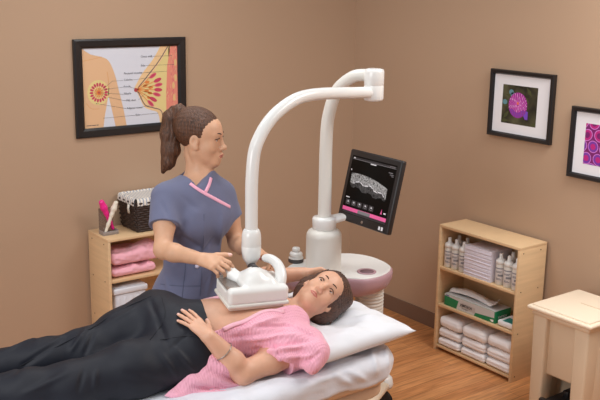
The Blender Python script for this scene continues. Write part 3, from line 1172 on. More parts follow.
# two front corner posts and two rear ones, running to the floor
for ya, yb in ((y0, y0 - .085), (y1 + .085, y1)):
    slab(x0, x0 + .1, yb, ya, .0, .575, .008, .012)
    slab(x1 - .1, x1, yb, ya, .0, .575, .008, .012)
bm_.box((x0 + .06, y0 - .03, .0), (x1 - .02, y0 - .006, .56), .004)
bm_.box((x0 + .06, y1 + .006, .0), (x1 - .02, y1 + .03, .56), .004)
bm_.box((x0 + .2, y1 + .02, .0), (x1, y0 - .02, .26), .008)
bm_.box((x0 - .006, y1 - .004, .552), (x1 + .006, y0 + .004, .578), .008)
bm_.build('body', BEIGE, wb)
ld = MB().box((x0 - .024, y1 - .024, .58), (x1 + .02, y0 + .024, .6), .009, seg=3)
ld.box((x0 - .005, y1 - .004, .597), (x1 + .0, y0 + .004, .608), .008, seg=3)
ld.build('lid', BEIGEL, wb)
MB().box((x0 + .19, y1 - .012, .6075), (x0 + .196, (y0 + y1) / 2 + .03, .6105), .001).build('lid_ridge', BEIGE, wb)
pd = MB().box((x0 - .035, -2.205, .125), (x0 + .19, -2.10, .142), .006)
pd.box((x0 - .045, -2.21, .128), (x0 - .015, -2.095, .158), .008)
pd.box((x0 + .05, -2.195, .0), (x0 + .19, -2.11, .13), .006)
pd.box((x0 + .09, -2.17, .135), (x0 + .19, -2.135, .175), .006)
pd.build('pedal', BLKP, wb)


# ================================================================= THE SCANNER
def raw(F, lo, hi, fn, k=0.0, sub=False):
    w = F._win(lo, hi)
    sl, X, Y, Z = w
    F._put(sl, fn(X, Y, Z), k, sub)


MX, MY = -1.387, -1.44


def ML(a, b, z):
    return Vector((MX + .8 * a + .6 * b, MY - .6 * a + .8 * b, z))


mc = thing('ultrasound_machine', (MX, MY, 0), 'white and mauve breast ultrasound machine with a swinging overhead arm and a tilted monitor', 'medical machine')
out = catmull([(-.2, -.04), (-.17, .06), (-.09, .17), (.02, .25), (.14, .285), (.25, .235), (.325, .12), (.335, .03), (.285, -.07), (.2, -.13), (.12, -.125), (.05, -.11), (-.04, -.13), (-.13, -.12), (-.2, -.04)], 64)[:-1]
ctr = np.mean(out, axis=0)


def loft(mb, rings, mi, cap0=True, cap1=True):
    R_ = [[mb.bm.verts.new(ML(*(ctr + (p - ctr) * s_), z)) for p in out] for s_, z in rings]
    n = len(out)
    for A, B in zip(R_[:-1], R_[1:]):
        for k in range(n):
            f = mb.bm.faces.new((A[k], A[(k + 1) % n], B[(k + 1) % n], B[k])); f.smooth = True; f.material_index = mi
    for flag, ring in ((cap0, R_[0]), (cap1, R_[-1])):
        if flag:
            f = mb.bm.faces.new(ring); f.material_index = mi


b = MB(); loft(b, [(.5, .69), (.8, .695), (.93, .715), (.99, .745), (1.0, .77), (.99, .785), (.965, .79)], 0); b.build('console', MAUVE, mc)
b = MB(); loft(b, [(.955, .786), (.96, .793), (.945, .796)], 0)
tt = b.build('table_top', WHITEP, mc)
b = MB().lathe([(.034, 0), (.046, .001), (.046, .004), (.04, .006), (.034, .003)], ML(.205, -.03, .7955), 28)
b.build('cup_rim', MAUVE, tt)
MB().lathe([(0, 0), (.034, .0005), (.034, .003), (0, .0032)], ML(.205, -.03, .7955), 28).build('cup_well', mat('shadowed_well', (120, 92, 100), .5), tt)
MB().lathe([(.088, .0), (.09, .004), (.084, .01), (.084, .17), (.082, .185), (.074, .198), (.06, .206), (.052, .208)], ML(0, 0, .79), 40).build('column_housing', WHITEG, mc)
MB().lathe([(.05, 0), (.056, .003), (.057, .05), (.054, .058), (.034, .062)], ML(0, 0, .995), 36).build('collar', WHITEP, mc)
# pedestal, bellows, base with casters
MB().box(ML(-.0, .02, .12) - Vector((.13, .12, 0)), ML(0, .02, .70) + Vector((.13, .12, 0)), .03, rot=Matrix.Rotation(-.6435, 3, 'Z'), seg=3).build('pedestal', WHITEG, mc)
bl = []
for k in range(34):
    z = .13 + k * .017
    bl += [(.062, z), (.07, z + .006), (.07, z + .011)]
MB().lathe(bl, ML(.23, .06, 0), 26).build('cable_bellows', WHITEG, mc)
bs = MB()
for (a0, b0_, a1, b1_) in ((.33, .17, .12, -.34), (.33, .17, -.2, .3), (.12, -.34, .0, .1), (.22, .4, -.02, .0), (-.26, .26, .05, .05)):
    bs.tube([ML(a0, b0_, .135), ML(a0 * .5 + a1 * .5, b0_ * .5 + b1_ * .5, .145), ML(a1, b1_, .135)], .038, 14, flat=(.72, (0, 0, 1)))
bs.build('base', BEIGEL, mc)
for (a, b_) in ((.33, .17), (.12, -.34), (.22, .4), (-.26, .26)):
    MB().lathe([(.0, .05), (.028, .045), (.042, .03), (.048, .0), (.045, -.02), (0, -.022)], ML(a, b_, .138), 24).build('leg_end_cap', WHITEP, mc)
for (a, b_) in ((.33, .17), (.12, -.34), (.22, .4), (-.26, .26)):
    w = MB()
    c = ML(a + .0, b_, .045)
    ax = Vector((.45, .89, 0))
    for s_ in (-.022, .006):
        w.lathe([(.012, 0), (.03, 0), (.042, .003), (.045, .006), (.045, .012), (.042, .016), (.03, .017), (.012, .017)], c + ax * s_, 26, 0, ax)
        w.lathe([(0, .0), (.026, .0005), (.026, .0168), (0, .0172)], c + ax * s_, 20, 1, ax)
    w.tube([c + ax * -.024 + Vector((0, 0, .045)), c + ax * .024 + Vector((0, 0, .045))], .016, 10, 2)
    w.lathe([(.01, 0), (.01, .05)], c + Vector((0, 0, .02)), 12, 2)
    w.build('caster', [RUBBER, BEIGE, BLKP], mc)
# arms
ELB = np.array([-1.29, -1.647])
ua = catmull([(MX, MY, 1.02), (MX, MY, 1.2), (MX, MY, 1.40), (MX + .004, MY - .008, 1.53), (MX + .022, MY - .043, 1.65), (MX + .055, MY - .109, 1.715), (MX + .085, MY - .168, 1.728), (ELB[0] - .01, ELB[1] + .02, 1.727)], 70)
MB().tube(ua, [.0315 - .004 * min(1, i / 45) for i in range(70)], 24).build('mast', WHITEG, mc)
TX, TY = -2.03, -1.78
dxy = np.array([TX - ELB[0], TY - ELB[1]])


def LA(t, z):
    return (ELB[0] + dxy[0] * t, ELB[1] + dxy[1] * t, z)


la = catmull([LA(.03, 1.656), LA(.2, 1.663), LA(.42, 1.673), LA(.56, 1.674), LA(.67, 1.664), LA(.774, 1.636), LA(.86, 1.598), LA(.93, 1.546), LA(.98, 1.478), LA(.998, 1.371), LA(1.0, 1.25), LA(1.0, 1.12)], 80)
MB().tube(la, .0252, 24).build('swing_arm', WHITEP, mc)
e = MB().lathe([(.03, 0), (.041, .003), (.044, .012), (.044, .066), (.0428, .068), (.0428, .071), (.044, .073), (.044, .128), (.041, .139), (.03, .142)], (ELB[0], ELB[1], 1.617), 36)
e.build('elbow_joint', WHITEP, mc)
w = MB().lathe([(.0, .0), (.018, 0), (.022, .012), (.03, .02), (.036, .034), (.039, .06), (.0392, .08), (.0385, .0815), (.0392, .083), (.038, .125), (.034, .142), (.0275, .15)], (TX, TY, 1.02), 32)
w.build('wrist_joint', WHITEP, mc)
# bracket and monitor
NA = ML(0, 0, 1.02)
br = MB()
mcx, mcy, mcz = -1.272, -1.615, 1.20
br.tube([(MX, MY, 1.03), (-1.335, -1.447, 1.038), (-1.275, -1.475, 1.052), (-1.225, -1.535, 1.07), (-1.2, -1.60, 1.09)], [.05, .042, .036, .032, .028], 16, flat=(.45, (0, 0, 1)))
br.tube([(-1.2, -1.60, 1.08), (-1.21, -1.618, 1.13), (-1.235, -1.62, 1.19)], .024, 14)
br.build('monitor_bracket', WHITEP, mc)
tl = math.radians(13)
mw_, mh_ = .362, .338
ex = Vector((-.02, -1.0, 0)).normalized()
ey = Vector((math.sin(tl), 0.0, math.cos(tl)))
ey = (ey - ex * ey.dot(ex)).normalized()
en = ex.cross(ey)          # out of the screen, towards the room
mcen = Vector((mcx, mcy, mcz))


def MP(u, v, n=0.0):       # u 0..1 left to right, v 0..1 top to bottom
    return mcen + ex * ((u - .5) * mw_) + ey * ((.5 - v) * mh_) + en * n


t = bmesh.new()
bmesh.ops.create_cube(t, size=1)
for v in t.verts:
    v.co = Vector((v.co.x * mw_, v.co.y * mh_, v.co.z * .03))
bmesh.ops.bevel(t, geom=list(t.edges), offset=.008, segments=3, affect='EDGES', profile=.5)
RM = Matrix(((ex.x, ey.x, en.x), (ex.y, ey.y, en.y), (ex.z, ey.z, en.z)))
for v in t.verts:
    v.co = RM @ v.co + mcen - en * .015
mb = MB().merge(t, 0, True)
mon = mb.build('monitor', BLKP, mc)
SCRK = mat('screen_black', (5, 5, 6), .35, spec=.15)
SCRP = mat('screen_pink_bar', (200, 84, 136), .4, emit=((200, 84, 136), .5))
SCRG = mat('screen_grey_ui', (110, 108, 112), .4, emit=((110, 108, 112), .4))
SCRT = mat('screen_text', (190, 188, 192), .4, emit=((190, 188, 192), .5))
SCRD = mat('screen_dark_ui', (40, 38, 42), .4, emit=((40, 38, 42), .4))
SCAN = speckle_material('ultrasound_speckle', (26, 26, 28), (190, 190, 190), 120, .3, .8, .38)
SCAN2 = speckle_material('ultrasound_deep', (4, 4, 5), (90, 90, 92), 100, .35, .8, .3)
sb = MB()


def spoly(pts, mi, l):
    vs = [sb.bm.verts.new(MP(u, v, .0004 + l * .0002)) for u, v in pts]
    sb.bm.faces.new(vs).material_index = mi


def srect(u0, v0, u1, v1, mi, l=1):
    spoly([(u0, v0), (u1, v0), (u1, v1), (u0, v1)], mi, l)


srect(.07, .08, .93, .885, 0, 0)
srect(.085, .1, .92, .125, 4)
srect(.085, .125, .92, .131, 2)
srect(.1, .105, .13, .12, 3, 2); srect(.8, .105, .9, .112, 2, 2)
srect(.075, .795, .925, .845, 1)
srect(.38, .8, .62, .845, 2, 2)
srect(.08, .845, .925, .88, 4)
for k in range(5):
    srect(.11 + k * .115, .69, .205 + k * .115, .765, 4)
    spoly([(.157 + k * .115 + .028 * math.cos(q), .728 + .028 * math.sin(q)) for q in np.linspace(0, 2 * PI, 13)[:-1]], 2, 2)
    spoly([(.157 + k * .115 + .02 * math.cos(q), .728 + .02 * math.sin(q)) for q in np.linspace(0, 2 * PI, 13)[:-1]], 0, 3)
    srect(.15 + k * .115, .71, .17 + k * .115, .73, 3, 4)
srect(.1, .655, .17, .668, 3)
spoly([(.8, .76), (.815, .69), (.83, .76)], 1, 2); srect(.86, .73, .9, .75, 3, 2)
srect(.8, .19, .88, .2, 2); srect(.83, .215, .9, .224, 2); srect(.86, .235, .9, .243, 2)
srect(.44, .138, .55, .152, 3)
srect(.09, .27, .105, .29, 3)
n_ = 40
arc_t = [(.12 + .72 * i / n_, .315 + .11 * (i / n_ - .22) ** 2 * 1.5) for i in range(n_ + 1)]
rr_ = random.Random(5)
arc_b = [(u, v + .125 + .018 * math.sin(i * .5) + rr_.uniform(-.006, .006)) for i, (u, v) in enumerate(arc_t)]
arc_c = [(u, v + .085 * math.sin(PI * i / n_) ** .5 + .01) for i, (u, v) in enumerate(arc_b)]
for A, B, mi in ((arc_t, arc_b, 5), (arc_b, arc_c, 6)):
    for i in range(n_):
        spoly([A[i], A[i + 1], B[i + 1], B[i]], mi, 1)
for i in range(4, n_ - 2):
    (u0, v0), (u1, v1) = arc_b[i], arc_b[i + 1]
    spoly([(u0, v0 - .01), (u1, v1 - .01), (u1, v1 + .004), (u0, v0 + .004)], 3 if i % 5 else 2, 2)
sb.build('screen', [SCRK, SCRP, SCRG, SCRT, SCRD, SCAN, SCAN2], mon, normals=False)
MB().lathe([(.007, 0), (.007, .0012), (.0, .0012)], MP(.5, .945, .0), 16, 0, tuple(en)).build('power_button', mat('brushed_badge', (130, 110, 96), .4), mon)
sbx = MB()
for u in (.82, .87):
    a0 = MP(u, .945, .0003)
    sbx.bm.faces.new([sbx.bm.verts.new(a0 + ex * x + ey * y) for x, y in ((0, -.008), (.012, -.008), (.012, .008), (0, .008))])
sbx.build('sticker', SCRT, mon, normals=False)

# scan head (rests on the patient, carried by the arm)
ang = math.radians(-14)
HX = Vector((math.cos(ang), math.sin(ang), -.03)).normalized()
HY = Vector((-math.sin(ang), math.cos(ang), .10)).normalized()
HZ = HX.cross(HY).normalized(); HY = HZ.cross(HX)
HC = Vector(at(251, 288, 3.5))
RH = np.array([HX, HY, HZ])


def HP(x, y, z):
    return np.array(HC + HX * x + HY * y + HZ * z)


F = Field(np.array(HC) - .24, np.array(HC) + .24, .0035)
F.rbox(HP(.005, 0, .0), (.122, .085, .034), .018, RH, k=0)
F.rbox(HP(.02, 0, .028), (.062, .055, .028), .02, RH, k=.03)
F.ell(HP(.012, .0, .055), (.04, .04, .03), RH, k=.03)
# recess at the left end with a clear window
F.rbox(HP(-.085, .01, .035), (.03, .06, .022), .006, RH, k=.006, sub=True)
hd = mobj('scan_head', F.mesh('scan_head'), WHITEP, mc, smooth=True)
F = Field(np.array(HC) - .24, np.array(HC) + .24, .0035)
F.rbox(HP(.004, .0, -.034), (.1245, .0875, .008), .006, RH, k=0)
F.rbox(HP(.0, .0, -.044), (.112, .078, .012), .010, RH, k=.01)
mobj('transducer_tray', F.mesh('transducer_tray'), WHITEG, hd, smooth=True)
MB().box((-.028, -.055, -.001), (.028, .055, .001)).build('tmp_window', glass)
wo = bpy.data.objects['tmp_window']
wme = wo.data; bpy.data.objects.remove(wo)
wme.transform(Matrix((( HX.x, HY.x, HZ.x, 0), (HX.y, HY.y, HZ.y, 0), (HX.z, HY.z, HZ.z, 0), (0, 0, 0, 1))))
wme.transform(Matrix.Translation(Vector(HP(-.085, .01, .022))))
wme.materials.clear()
mobj('window', wme, glass, hd)
F = Field(np.array(HC) - .3, np.array(HC) + .3, .0035)
gl = catmull([at(217, 262, 3.54), at(222, 265, 3.54), at(232, 274, 3.52), at(246, 284, 3.5)], 14)
F.chain(gl, [.019, .022, .0235, .024, .024, .024, .024, .0235, .023, .023, .023, .023, .024, .025], .008)
gr = catmull([at(279, 286, 3.5), at(281, 275, 3.52), at(278, 265, 3.55), at(271, 259, 3.58), at(265, 258, 3.6)], 16)
F2 = Field(np.array(HC) - .3, np.array(HC) + .3, .0035)
F2.chain(gr, [.022 - .008 * i / 15 for i in range(16)], .008)
mobj('handle', F.mesh('handle'), WHITEP, hd, smooth=True)
mobj('handle', F2.mesh('handle'), WHITEP, hd, smooth=True)
nk = MB().tube([(TX, TY, 1.035), (TX + .001, TY, 1.015), tuple(HP(.012, .0, .07))], [.016, .017, .02], 18)
nk.build('neck', DARKG, hd)

# gel bottle on the console
gp = ML(-.13, .115, .7965)
gb = thing('gel_bottle', gp, 'small white gel bottle with grey base standing left of the machine column', 'bottle')
MB().lathe([(0, 0), (.036, 0), (.038, .004), (.038, .012), (.033, .016)], gp, 26).build('base_ring', DARKG, gb)
MB().lathe([(.03, .016), (.036, .018), (.036, .024), (.03, .026), (.032, .028), (.032, .042), (.028, .048), (.02, .052)], gp, 26).build('body', WHITEP, gb)
MB().lathe([(.02, .05), (.02, .066), (.017, .072), (0, .074)], gp, 20).build('cap', WHITEP, gb)

# ================================================================= THE BED
BZ = .68
bed = thing('exam_bed', (-2.55, -1.835, 0), 'padded medical examination bed under the lying woman', 'bed')


def rrect(F, cx, cy, hx, hy, r, z0, z1, e, k=0):
    def fn(X, Y, Z):
        qx = np.abs(X - cx) - hx + r; qy = np.abs(Y - cy) - hy + r
        d2 = np.sqrt(np.maximum(qx, 0) ** 2 + np.maximum(qy, 0) ** 2) + np.minimum(np.maximum(qx, qy), 0) - r + e
        dz = np.abs(Z - (z0 + z1) / 2) - (z1 - z0) / 2 + e
        return np.sqrt(np.maximum(d2, 0) ** 2 + np.maximum(dz, 0) ** 2) + np.minimum(np.maximum(d2, dz), 0) - e
    raw(F, (cx - hx - .05, cy - hy - .05, z0 - .05), (cx + hx + .05, cy + hy + .05, z1 + .05), fn, k)


BX0, BX1, BY0, BY1 = -3.42, -1.565, -2.2, -1.56
bcx, bcy, bhx, bhy = (BX0 + BX1) / 2, (BY0 + BY1) / 2, (BX1 - BX0) / 2, (BY1 - BY0) / 2
F = Field((BX0 - .05, BY0 - .05, .5), (BX1 + .05, BY1 + .05, .74), .012)
rrect(F, bcx, bcy, bhx - .006, bhy - .006, .13, .555, BZ - .022, .035)
mobj('mattress', F.mesh('mattress'), BEDP, bed, smooth=True)
F = Field((BX0 - .05, BY0 - .05, .4), (BX1 + .05, BY1 + .05, .64), .012)
rrect(F, bcx, bcy, bhx - .03, bhy - .03, .12, .5, .556, .012)
mobj('platform', F.mesh('platform'), BEDP, bed, smooth=True)
p_ = MB().box((-2.95, -2.0, .16), (-2.3, -1.68, .5), .03, seg=3)
p_.build('pedestal', WHITEG, bed)
p_ = MB().box((-3.2, -2.1, .07), (-2.1, -1.58, .16), .03, seg=3)
p_.build('base', BEIGE, bed)
for x in (-3.12, -2.18):
    for y in (-2.05, -1.63):
        MB().lathe([(.012, -.014), (.035, -.014), (.036, 0), (.035, .014), (.012, .014)], (x, y, .037), 22, 0, (0, 1, 0)).tube([(x, y, .04), (x, y, .09)], .01, 8).build('caster', RUBBER, bed)
# sheet
F = Field((BX0 - .05, BY0 - .06, .5), (BX1 + .06, BY1 + .06, .76), .007)
rrect(F, bcx, bcy, bhx + .004, bhy + .004, .135, .5, BZ + .005, .045)


def hang(X, Y, Z):
    return Z - (.592 + .012 * np.sin(X * 9 + 1) + .008 * np.sin(X * 23 + Y * 11) + .012 * np.cos(Y * 13) + .03 * np.clip((X + 1.9) / .3, 0, 1))


raw(F, (BX0 - .05, BY0 - .06, .5), (BX1 + .06, BY1 + .06, .76), hang, .004, True)
SHEETF = [(at(250, 384, 3.32), at(330, 378, 3.45), .012, .008), (at(228, 396, 3.3), at(290, 378, 3.4), .014, .009), (at(300, 388, 3.32), at(345, 372, 3.5), .012, .009),
             (at(330, 374, 3.45), at(352, 384, 3.45), .012, .01), (at(345, 370, 3.5), at(366, 380, 3.5), .012, .012), (at(372, 350, 3.6), at(376, 376, 3.56), .012, .009),
             (at(385, 345, 3.65), at(388, 368, 3.6), .01, .008), (at(360, 356, 3.6), at(330, 366, 3.5), .014, .01), (at(196, 396, 3.2), at(250, 392, 3.3), .015, .008)]
me = surface_folds(F.mesh('bed_sheet'), SHEETF, lambda V: np.maximum(0, .004 + vnoise(V * np.array([7, 9, 9]), 2) * .005 + vnoise(V * np.array([18, 24, 20]), 3) * .004))
bms = bmesh.new(); bms.from_mesh(me)
bmesh.ops.delete(bms, geom=[f for f in bms.faces if f.normal.z < -.8 and f.calc_center_median().z < .632], context='FACES')
bms.to_mesh(me); bms.free()
tag(mobj('bed_sheet', me, LINEN, None, smooth=True), 'rumpled white sheet covering the examination bed', 'sheet')

# pillow
pc = Vector((-1.765, -1.89, .748)); phx, phy, pt = .25, .318, .068
n = 46
bmp = bmesh.new()
tops, bots = [], []
for i in range(n + 1):
    for j in range(n + 1):
        u = -1 + 2 * i / n; v = -1 + 2 * j / n
        uu = math.copysign(abs(u) ** .85, u); vv = math.copysign(abs(v) ** .85, v)
        x = phx * uu * (1 - .07 * (1 - vv * vv)); y = phy * vv * (1 - .05 * (1 - uu * uu))
        tt_ = pt * ((1 - abs(uu) ** 2.6) * (1 - abs(vv) ** 2.8)) ** .48
        wx = .006 * math.sin(9 * u + 5 * v) * (1 - u * u) + .004 * math.sin(17 * v - 6 * u + 1) + .004 * math.sin(11 * u + 23 * v + 3 * math.sin(4 * u))
        press = .05 * math.exp(-(((x + .02) / .11) ** 2 + ((y + .07) / .13) ** 2))
        edge = max(abs(uu), abs(vv))
        tops.append(bmp.verts.new(pc + Vector((x, y, tt_ * 1.15 - press * (1 - edge ** 4) + wx * (1 - edge ** 6) + .012 * (uu + .3) * edge ** 4))))
        bots.append(None if edge > .999 else bmp.verts.new(pc + Vector((x, y, max(-.044, -tt_ * .85) + .012 * (uu + .3) * edge ** 4))))
for i in range(n):
    for j in range(n):
        q = (i * (n + 1) + j, (i + 1) * (n + 1) + j, (i + 1) * (n + 1) + j + 1, i * (n + 1) + j + 1)
        bmp.faces.new([tops[k] for k in q])
        bmp.faces.new([(bots[k] or tops[k]) for k in reversed(q)])
me = bpy.data.meshes.new('pillow')
bmp.to_mesh(me); bmp.free()
me.transform(Matrix.Translation(-pc))
o = mobj('pillow', me, PILLOW, None, smooth=True)
o.location = pc
tag(o, 'plump white pillow under the head of the lying woman', 'pillow')


# ================================================================= THE PEOPLE
def unit(v):
    v = np.array(v, float)
    return v / np.linalg.norm(v)


def frame_from(fwd, up):
    """rows: right, forward, up of a head or hand"""
    up = unit(up); f = np.array(fwd, float); f = unit(f - up * (f @ up))
    return np.array([np.cross(f, up), f, up])


def cam_dir(x, y, t):
    """direction given by image right, image up, towards the viewer (used for facing angles)"""
    return unit(CR * x + CU * y - CF * t)


class Head:
    def __init__(s, c, R, sc):
        s.c = np.array(c); s.R = R; s.sc = sc

    def p(s, x, y, z):
        return s.c + s.sc * (x * s.R[0] + y * s.R[1] + z * s.R[2])

    def loc(s, P):
        return ((P - s.c) @ s.R.T) / s.sc

    def build(s, F):
        q = s.sc

        def ell(c, r, k=.02, sub=False):
            F.ell(s.p(*c), np.array(r) * q, s.R, k * q, sub)

        def cap(a, b, ra, rb=None, k=.012, sub=False):
            F.cap(s.p(*a), s.p(*b), ra * q, (rb or ra) * q, k * q, sub)
        ell((0, -.018, .032), (.073, .094, .086), .0)
        ell((0, .028, -.04), (.056, .056, .07), .04)
        ell((0, .03, .035), (.06, .058, .055), .03)
        for sx in (-1, 1):
            cap((sx * .05, .0, -.055), (sx * .014, .06, -.097), .018, .017, .03)
            ell((sx * .036, .053, -.03), (.025, .024, .026), .025)
            ell((sx * .0315, .1, .001), (.0185, .021, .0115), .012, True)       # eye socket
            cap((sx * .012, .083, .0225), (sx * .042, .068, .02), .0085, .008, .014)
        ell((0, .064, -.1), (.02, .02, .016), .025)
        cap((0, .08, .012), (0, .101, -.032), .0085, .0105, .012)
        ell((0, .106, -.035), (.011, .011, .01), .008)
        for sx in (-1, 1):
            ell((sx * .0115, .094, -.039), (.008, .011, .008), .006)
            ell((sx * .006, .1, -.046), (.0035, .004, .003), .003, True)        # nostril
        ell((0, .07, -.068), (.028, .024, .02), .02)
        cap((-.02, .083, -.068), (0, .095, -.063), .0045, .0062, .005)
        cap((.02, .083, -.068), (0, .095, -.063), .0045, .0062, .005)
        cap((-.015, .086, -.075), (.015, .086, -.075), .0062, None, .005)
        cap((0, .091, -.0755), (0, .0911, -.0755), .006, None, .004)
        for sx in (-1, 1):                                                     # lids
            cap((sx * .018, .0785, .001), (sx * .0315, .0845, .0068), .0034, .0040, .003)
            cap((sx * .0315, .0845, .0068), (sx * .046, .0725, .003), .0036, .003, .003)
            cap((sx * .018, .0785, -.001), (sx * .032, .0818, -.0075), .0026, .0028, .003)
            cap((sx * .032, .0818, -.0075), (sx * .046, .0725, 0), .0028, .0026, .003)
        for sx in (-1, 1):                                                     # ears
            ell((sx * .074, -.008, -.008), (.010, .02, .031), .008)
            ell((sx * .0835, -.004, -.004), (.007, .011, .017), .006, True)
            ell((sx * .075, .004, -.034), (.007, .009, .01), .006)

    def mouth(s, root, me, off, m):
        bv = BVHTree.FromPolygons([v.co + off for v in me.vertices], [tuple(p.vertices) for p in me.polygons])
        n = 17
        for zf, r0 in ((lambda t: -.0655 - .0045 * abs(t) ** 1.5 - .0012 * math.exp(-(t / .16) ** 2), .0034), (lambda t: -.0752 + .0058 * abs(t) ** 2.2, .0041)):
            pts, nn, rr = [], [], []
            for i in range(n):
                t = -1 + 2 * i / (n - 1)
                o = Vector(s.p(.0225 * t, .16, zf(t)))
                h, hn, _, _ = bv.ray_cast(o, Vector(-s.R[1]))
                if h is None: continue
                pts.append(h - hn * .0004); nn.append(hn); rr.append(max(.0007, r0 * (1 - abs(t) ** 2.4) ** .6) * s.sc)
            for _ in range(3):
                nn = [nn[0]] + [(nn[i - 1] + nn[i] + nn[i + 1]).normalized() for i in range(1, len(nn) - 1)] + [nn[-1]]
            MB().tube(pts, rr, 10, flat=(.45, nn)).build('lip', m, root)

    def lips(s, P):
        L = s.loc(P)
        d = np.minimum(np.minimum(segdist(L, (-.022, .083, -.068), (0, .097, -.064)), segdist(L, (.022, .083, -.068), (0, .097, -.064))),
                       segdist(L, (-.014, .089, -.076), (.014, .089, -.076)))
        return (d < .0054) & (L[:, 1] > .079)

    def extras(s, root, brow_mat, gaze=(0, 1, 0)):
        q = s.sc
        g = unit(gaze)
        for sx in (-1, 1):
            c = Vector(s.p(sx * .0315, .0698, .0005))
            gv = Vector(unit(g @ s.R))
            m = MB()
            m.lathe([(.0127 * q * math.sin(a), -.0127 * q * math.cos(a)) for a in np.linspace(0.02, PI - .5, 14)], c, 20, 0, tuple(gv))
            m.lathe([(.0127 * q * math.sin(a), -.0127 * q * math.cos(a)) for a in np.linspace(PI - .5, PI - .001, 6)], c, 20, 1, tuple(gv))
            m.build('eye', [EYEW, IRIS], root)
            pts = [s.p(sx * x, y, z) for x, y, z in ((.013, .0935, .0235), (.024, .0905, .028), (.036, .082, .029), (.047, .069, .024))]
            MB().tube(catmull(pts, 12), [.0018 * q, .0024 * q, .0026 * q, .0026 * q, .0026 * q, .0025 * q, .0024 * q, .0022 * q, .0019 * q, .0016 * q, .0013 * q, .0008 * q], 8).build('eyebrow', brow_mat, root)
            pts = [s.p(sx * x, y, z) for x, y, z in ((.017, .0822, .004), (.0315, .0892, .0082), (.048, .0745, .0035))]
            MB().tube(catmull(pts, 10), [.0010, .0015, .002, .0023, .0023, .0023, .0023, .0022, .0018, .0010], 6).build('eyelash', BROW, root)


FL = [(.040, .024, .020), (.045, .028, .021), (.042, .026, .021), (.033, .020, .018)]


def hand(F, W, X, N, left, s, curl, spread=.10, thumb=(.5, .35, .3), nails=None, rad=1.0, elbow=None):
    """W wrist, X towards the fingers, N out of the palm; curl = per finger (mcp, pip, dip) in radians"""
    X = unit(X); N = np.array(N, float); N = unit(N - X * (N @ X))
    T = np.cross(N, X) * (1 if left else -1)                                    # thumb side
    W = np.array(W)
    tips = []
    offs = (.030, .0105, -.0095, -.028)
    base = (.088, .091, .087, .079)
    mcps = []
    for i in range(4):
        m = W + s * (X * base[i] + T * offs[i] - N * .004)
        mcps.append(m)
        F.cap(W + s * (X * .012 + T * offs[i] * .55), m, .0135 * s * rad, .0105 * s * rad, .016 * s)
    F.cap(W + s * (X * .03 + T * .01), W + s * (X * .07 - T * .012), .0155 * s * rad, .013 * s * rad, .015 * s)
    for i in range(4):
        a = 0
        d0 = unit(X + T * spread * (1.4, .4, -.5, -1.5)[i])
        p = mcps[i]
        r0 = (.0092, .0095, .009, .0079)[i] * s * rad
        for j in range(3):
            a += curl[i][j]
            d = d0 * math.cos(a) + N * math.sin(a)
            q = p + d * FL[i][j] * s
            F.cap(p, q, r0 * (1, .93, .86)[j], r0 * (.93, .86, .74)[j], .0035 * s)
            last = (p, d, q, r0, N * math.cos(a) - d0 * math.sin(a))
            p = q
        tips.append(last)
    p = W + s * (X * .018 + T * .018 + N * .006)
    t0, t1, t2 = thumb
    d = unit(X * math.cos(.75) + T * math.sin(.75) + N * t0)
    q = p + d * .042 * s
    F.cap(p, q, .0155 * s * rad, .0125 * s * rad, .014 * s)
    d = unit(d + X * t1 + N * t1 * .5)
    p2 = q + d * .032 * s
    F.cap(q, p2, .0115 * s * rad, .0105 * s * rad, .005 * s)
    d = unit(d + X * t2 + N * t2 * .3)
    q2 = p2 + d * .025 * s
    F.cap(p2, q2, .0105 * s * rad, .0085 * s * rad, .004 * s)
    side = unit(np.cross(d, T)); side = -side if side @ N > 0 else side
    tips.append((p2, d, q2, .0105 * s * rad, -side))
    return tips


def nail_test(tips, which):
    def fn(P):
        m = np.zeros(len(P), bool)
        for i in which:
            p, d, q, r, n_ = tips[i]
            c = q - d * .002 - n_ * r * .8
            m |= (np.linalg.norm(P - c, axis=1) < r * .85)
        return m
    return fn


# ----------------------------------------------------------------- lying woman
pat = thing('person', (-2.25, -1.84, .69), 'woman lying on the bed in pink gown and black trousers, hand on belly', 'person')
HIPR, HIPL = at(156, 320, 3.50), at(188, 354, 3.33)
PEL = (HIPR + HIPL) / 2
WAI = at(212, 328, 3.47)
CHE = at(258, 325, 3.53)
NEC = at(291, 318, 3.585)
SHR, SHL = at(270, 299, 3.68), at(304, 346, 3.45)
ELR, WRR = at(266, 277, 3.86), at(303, 274, 3.80)
ELL, WRL = at(243, 373, 3.315), at(209, 337, 3.25)
KNR, ANR = at(86, 350, 3.30), at(-14, 368, 3.16)
KNL, ANL = at(70, 386, 3.10), at(-34, 402, 2.96)
hu = cam_dir(.76, .49, -.43); hf = cam_dir(.13, .43, .89)
HR = frame_from(hf, hu)
ph_ = Head(at(322, 293, 3.655), HR, .935)
axis_ = unit(CHE - PEL)
lat = unit(SHL - SHR); lat = unit(lat - axis_ * (lat @ axis_))
nrm = np.cross(lat, axis_)                      # out of the chest
if nrm[2] < 0: nrm = -nrm
RT = np.array([axis_, lat, nrm])
plat = unit(HIPL - HIPR); plat = unit(plat - axis_ * (plat @ axis_))
pn = np.cross(plat, axis_)
if pn[2] < 0: pn = -pn
RP = np.array([axis_, plat, pn])


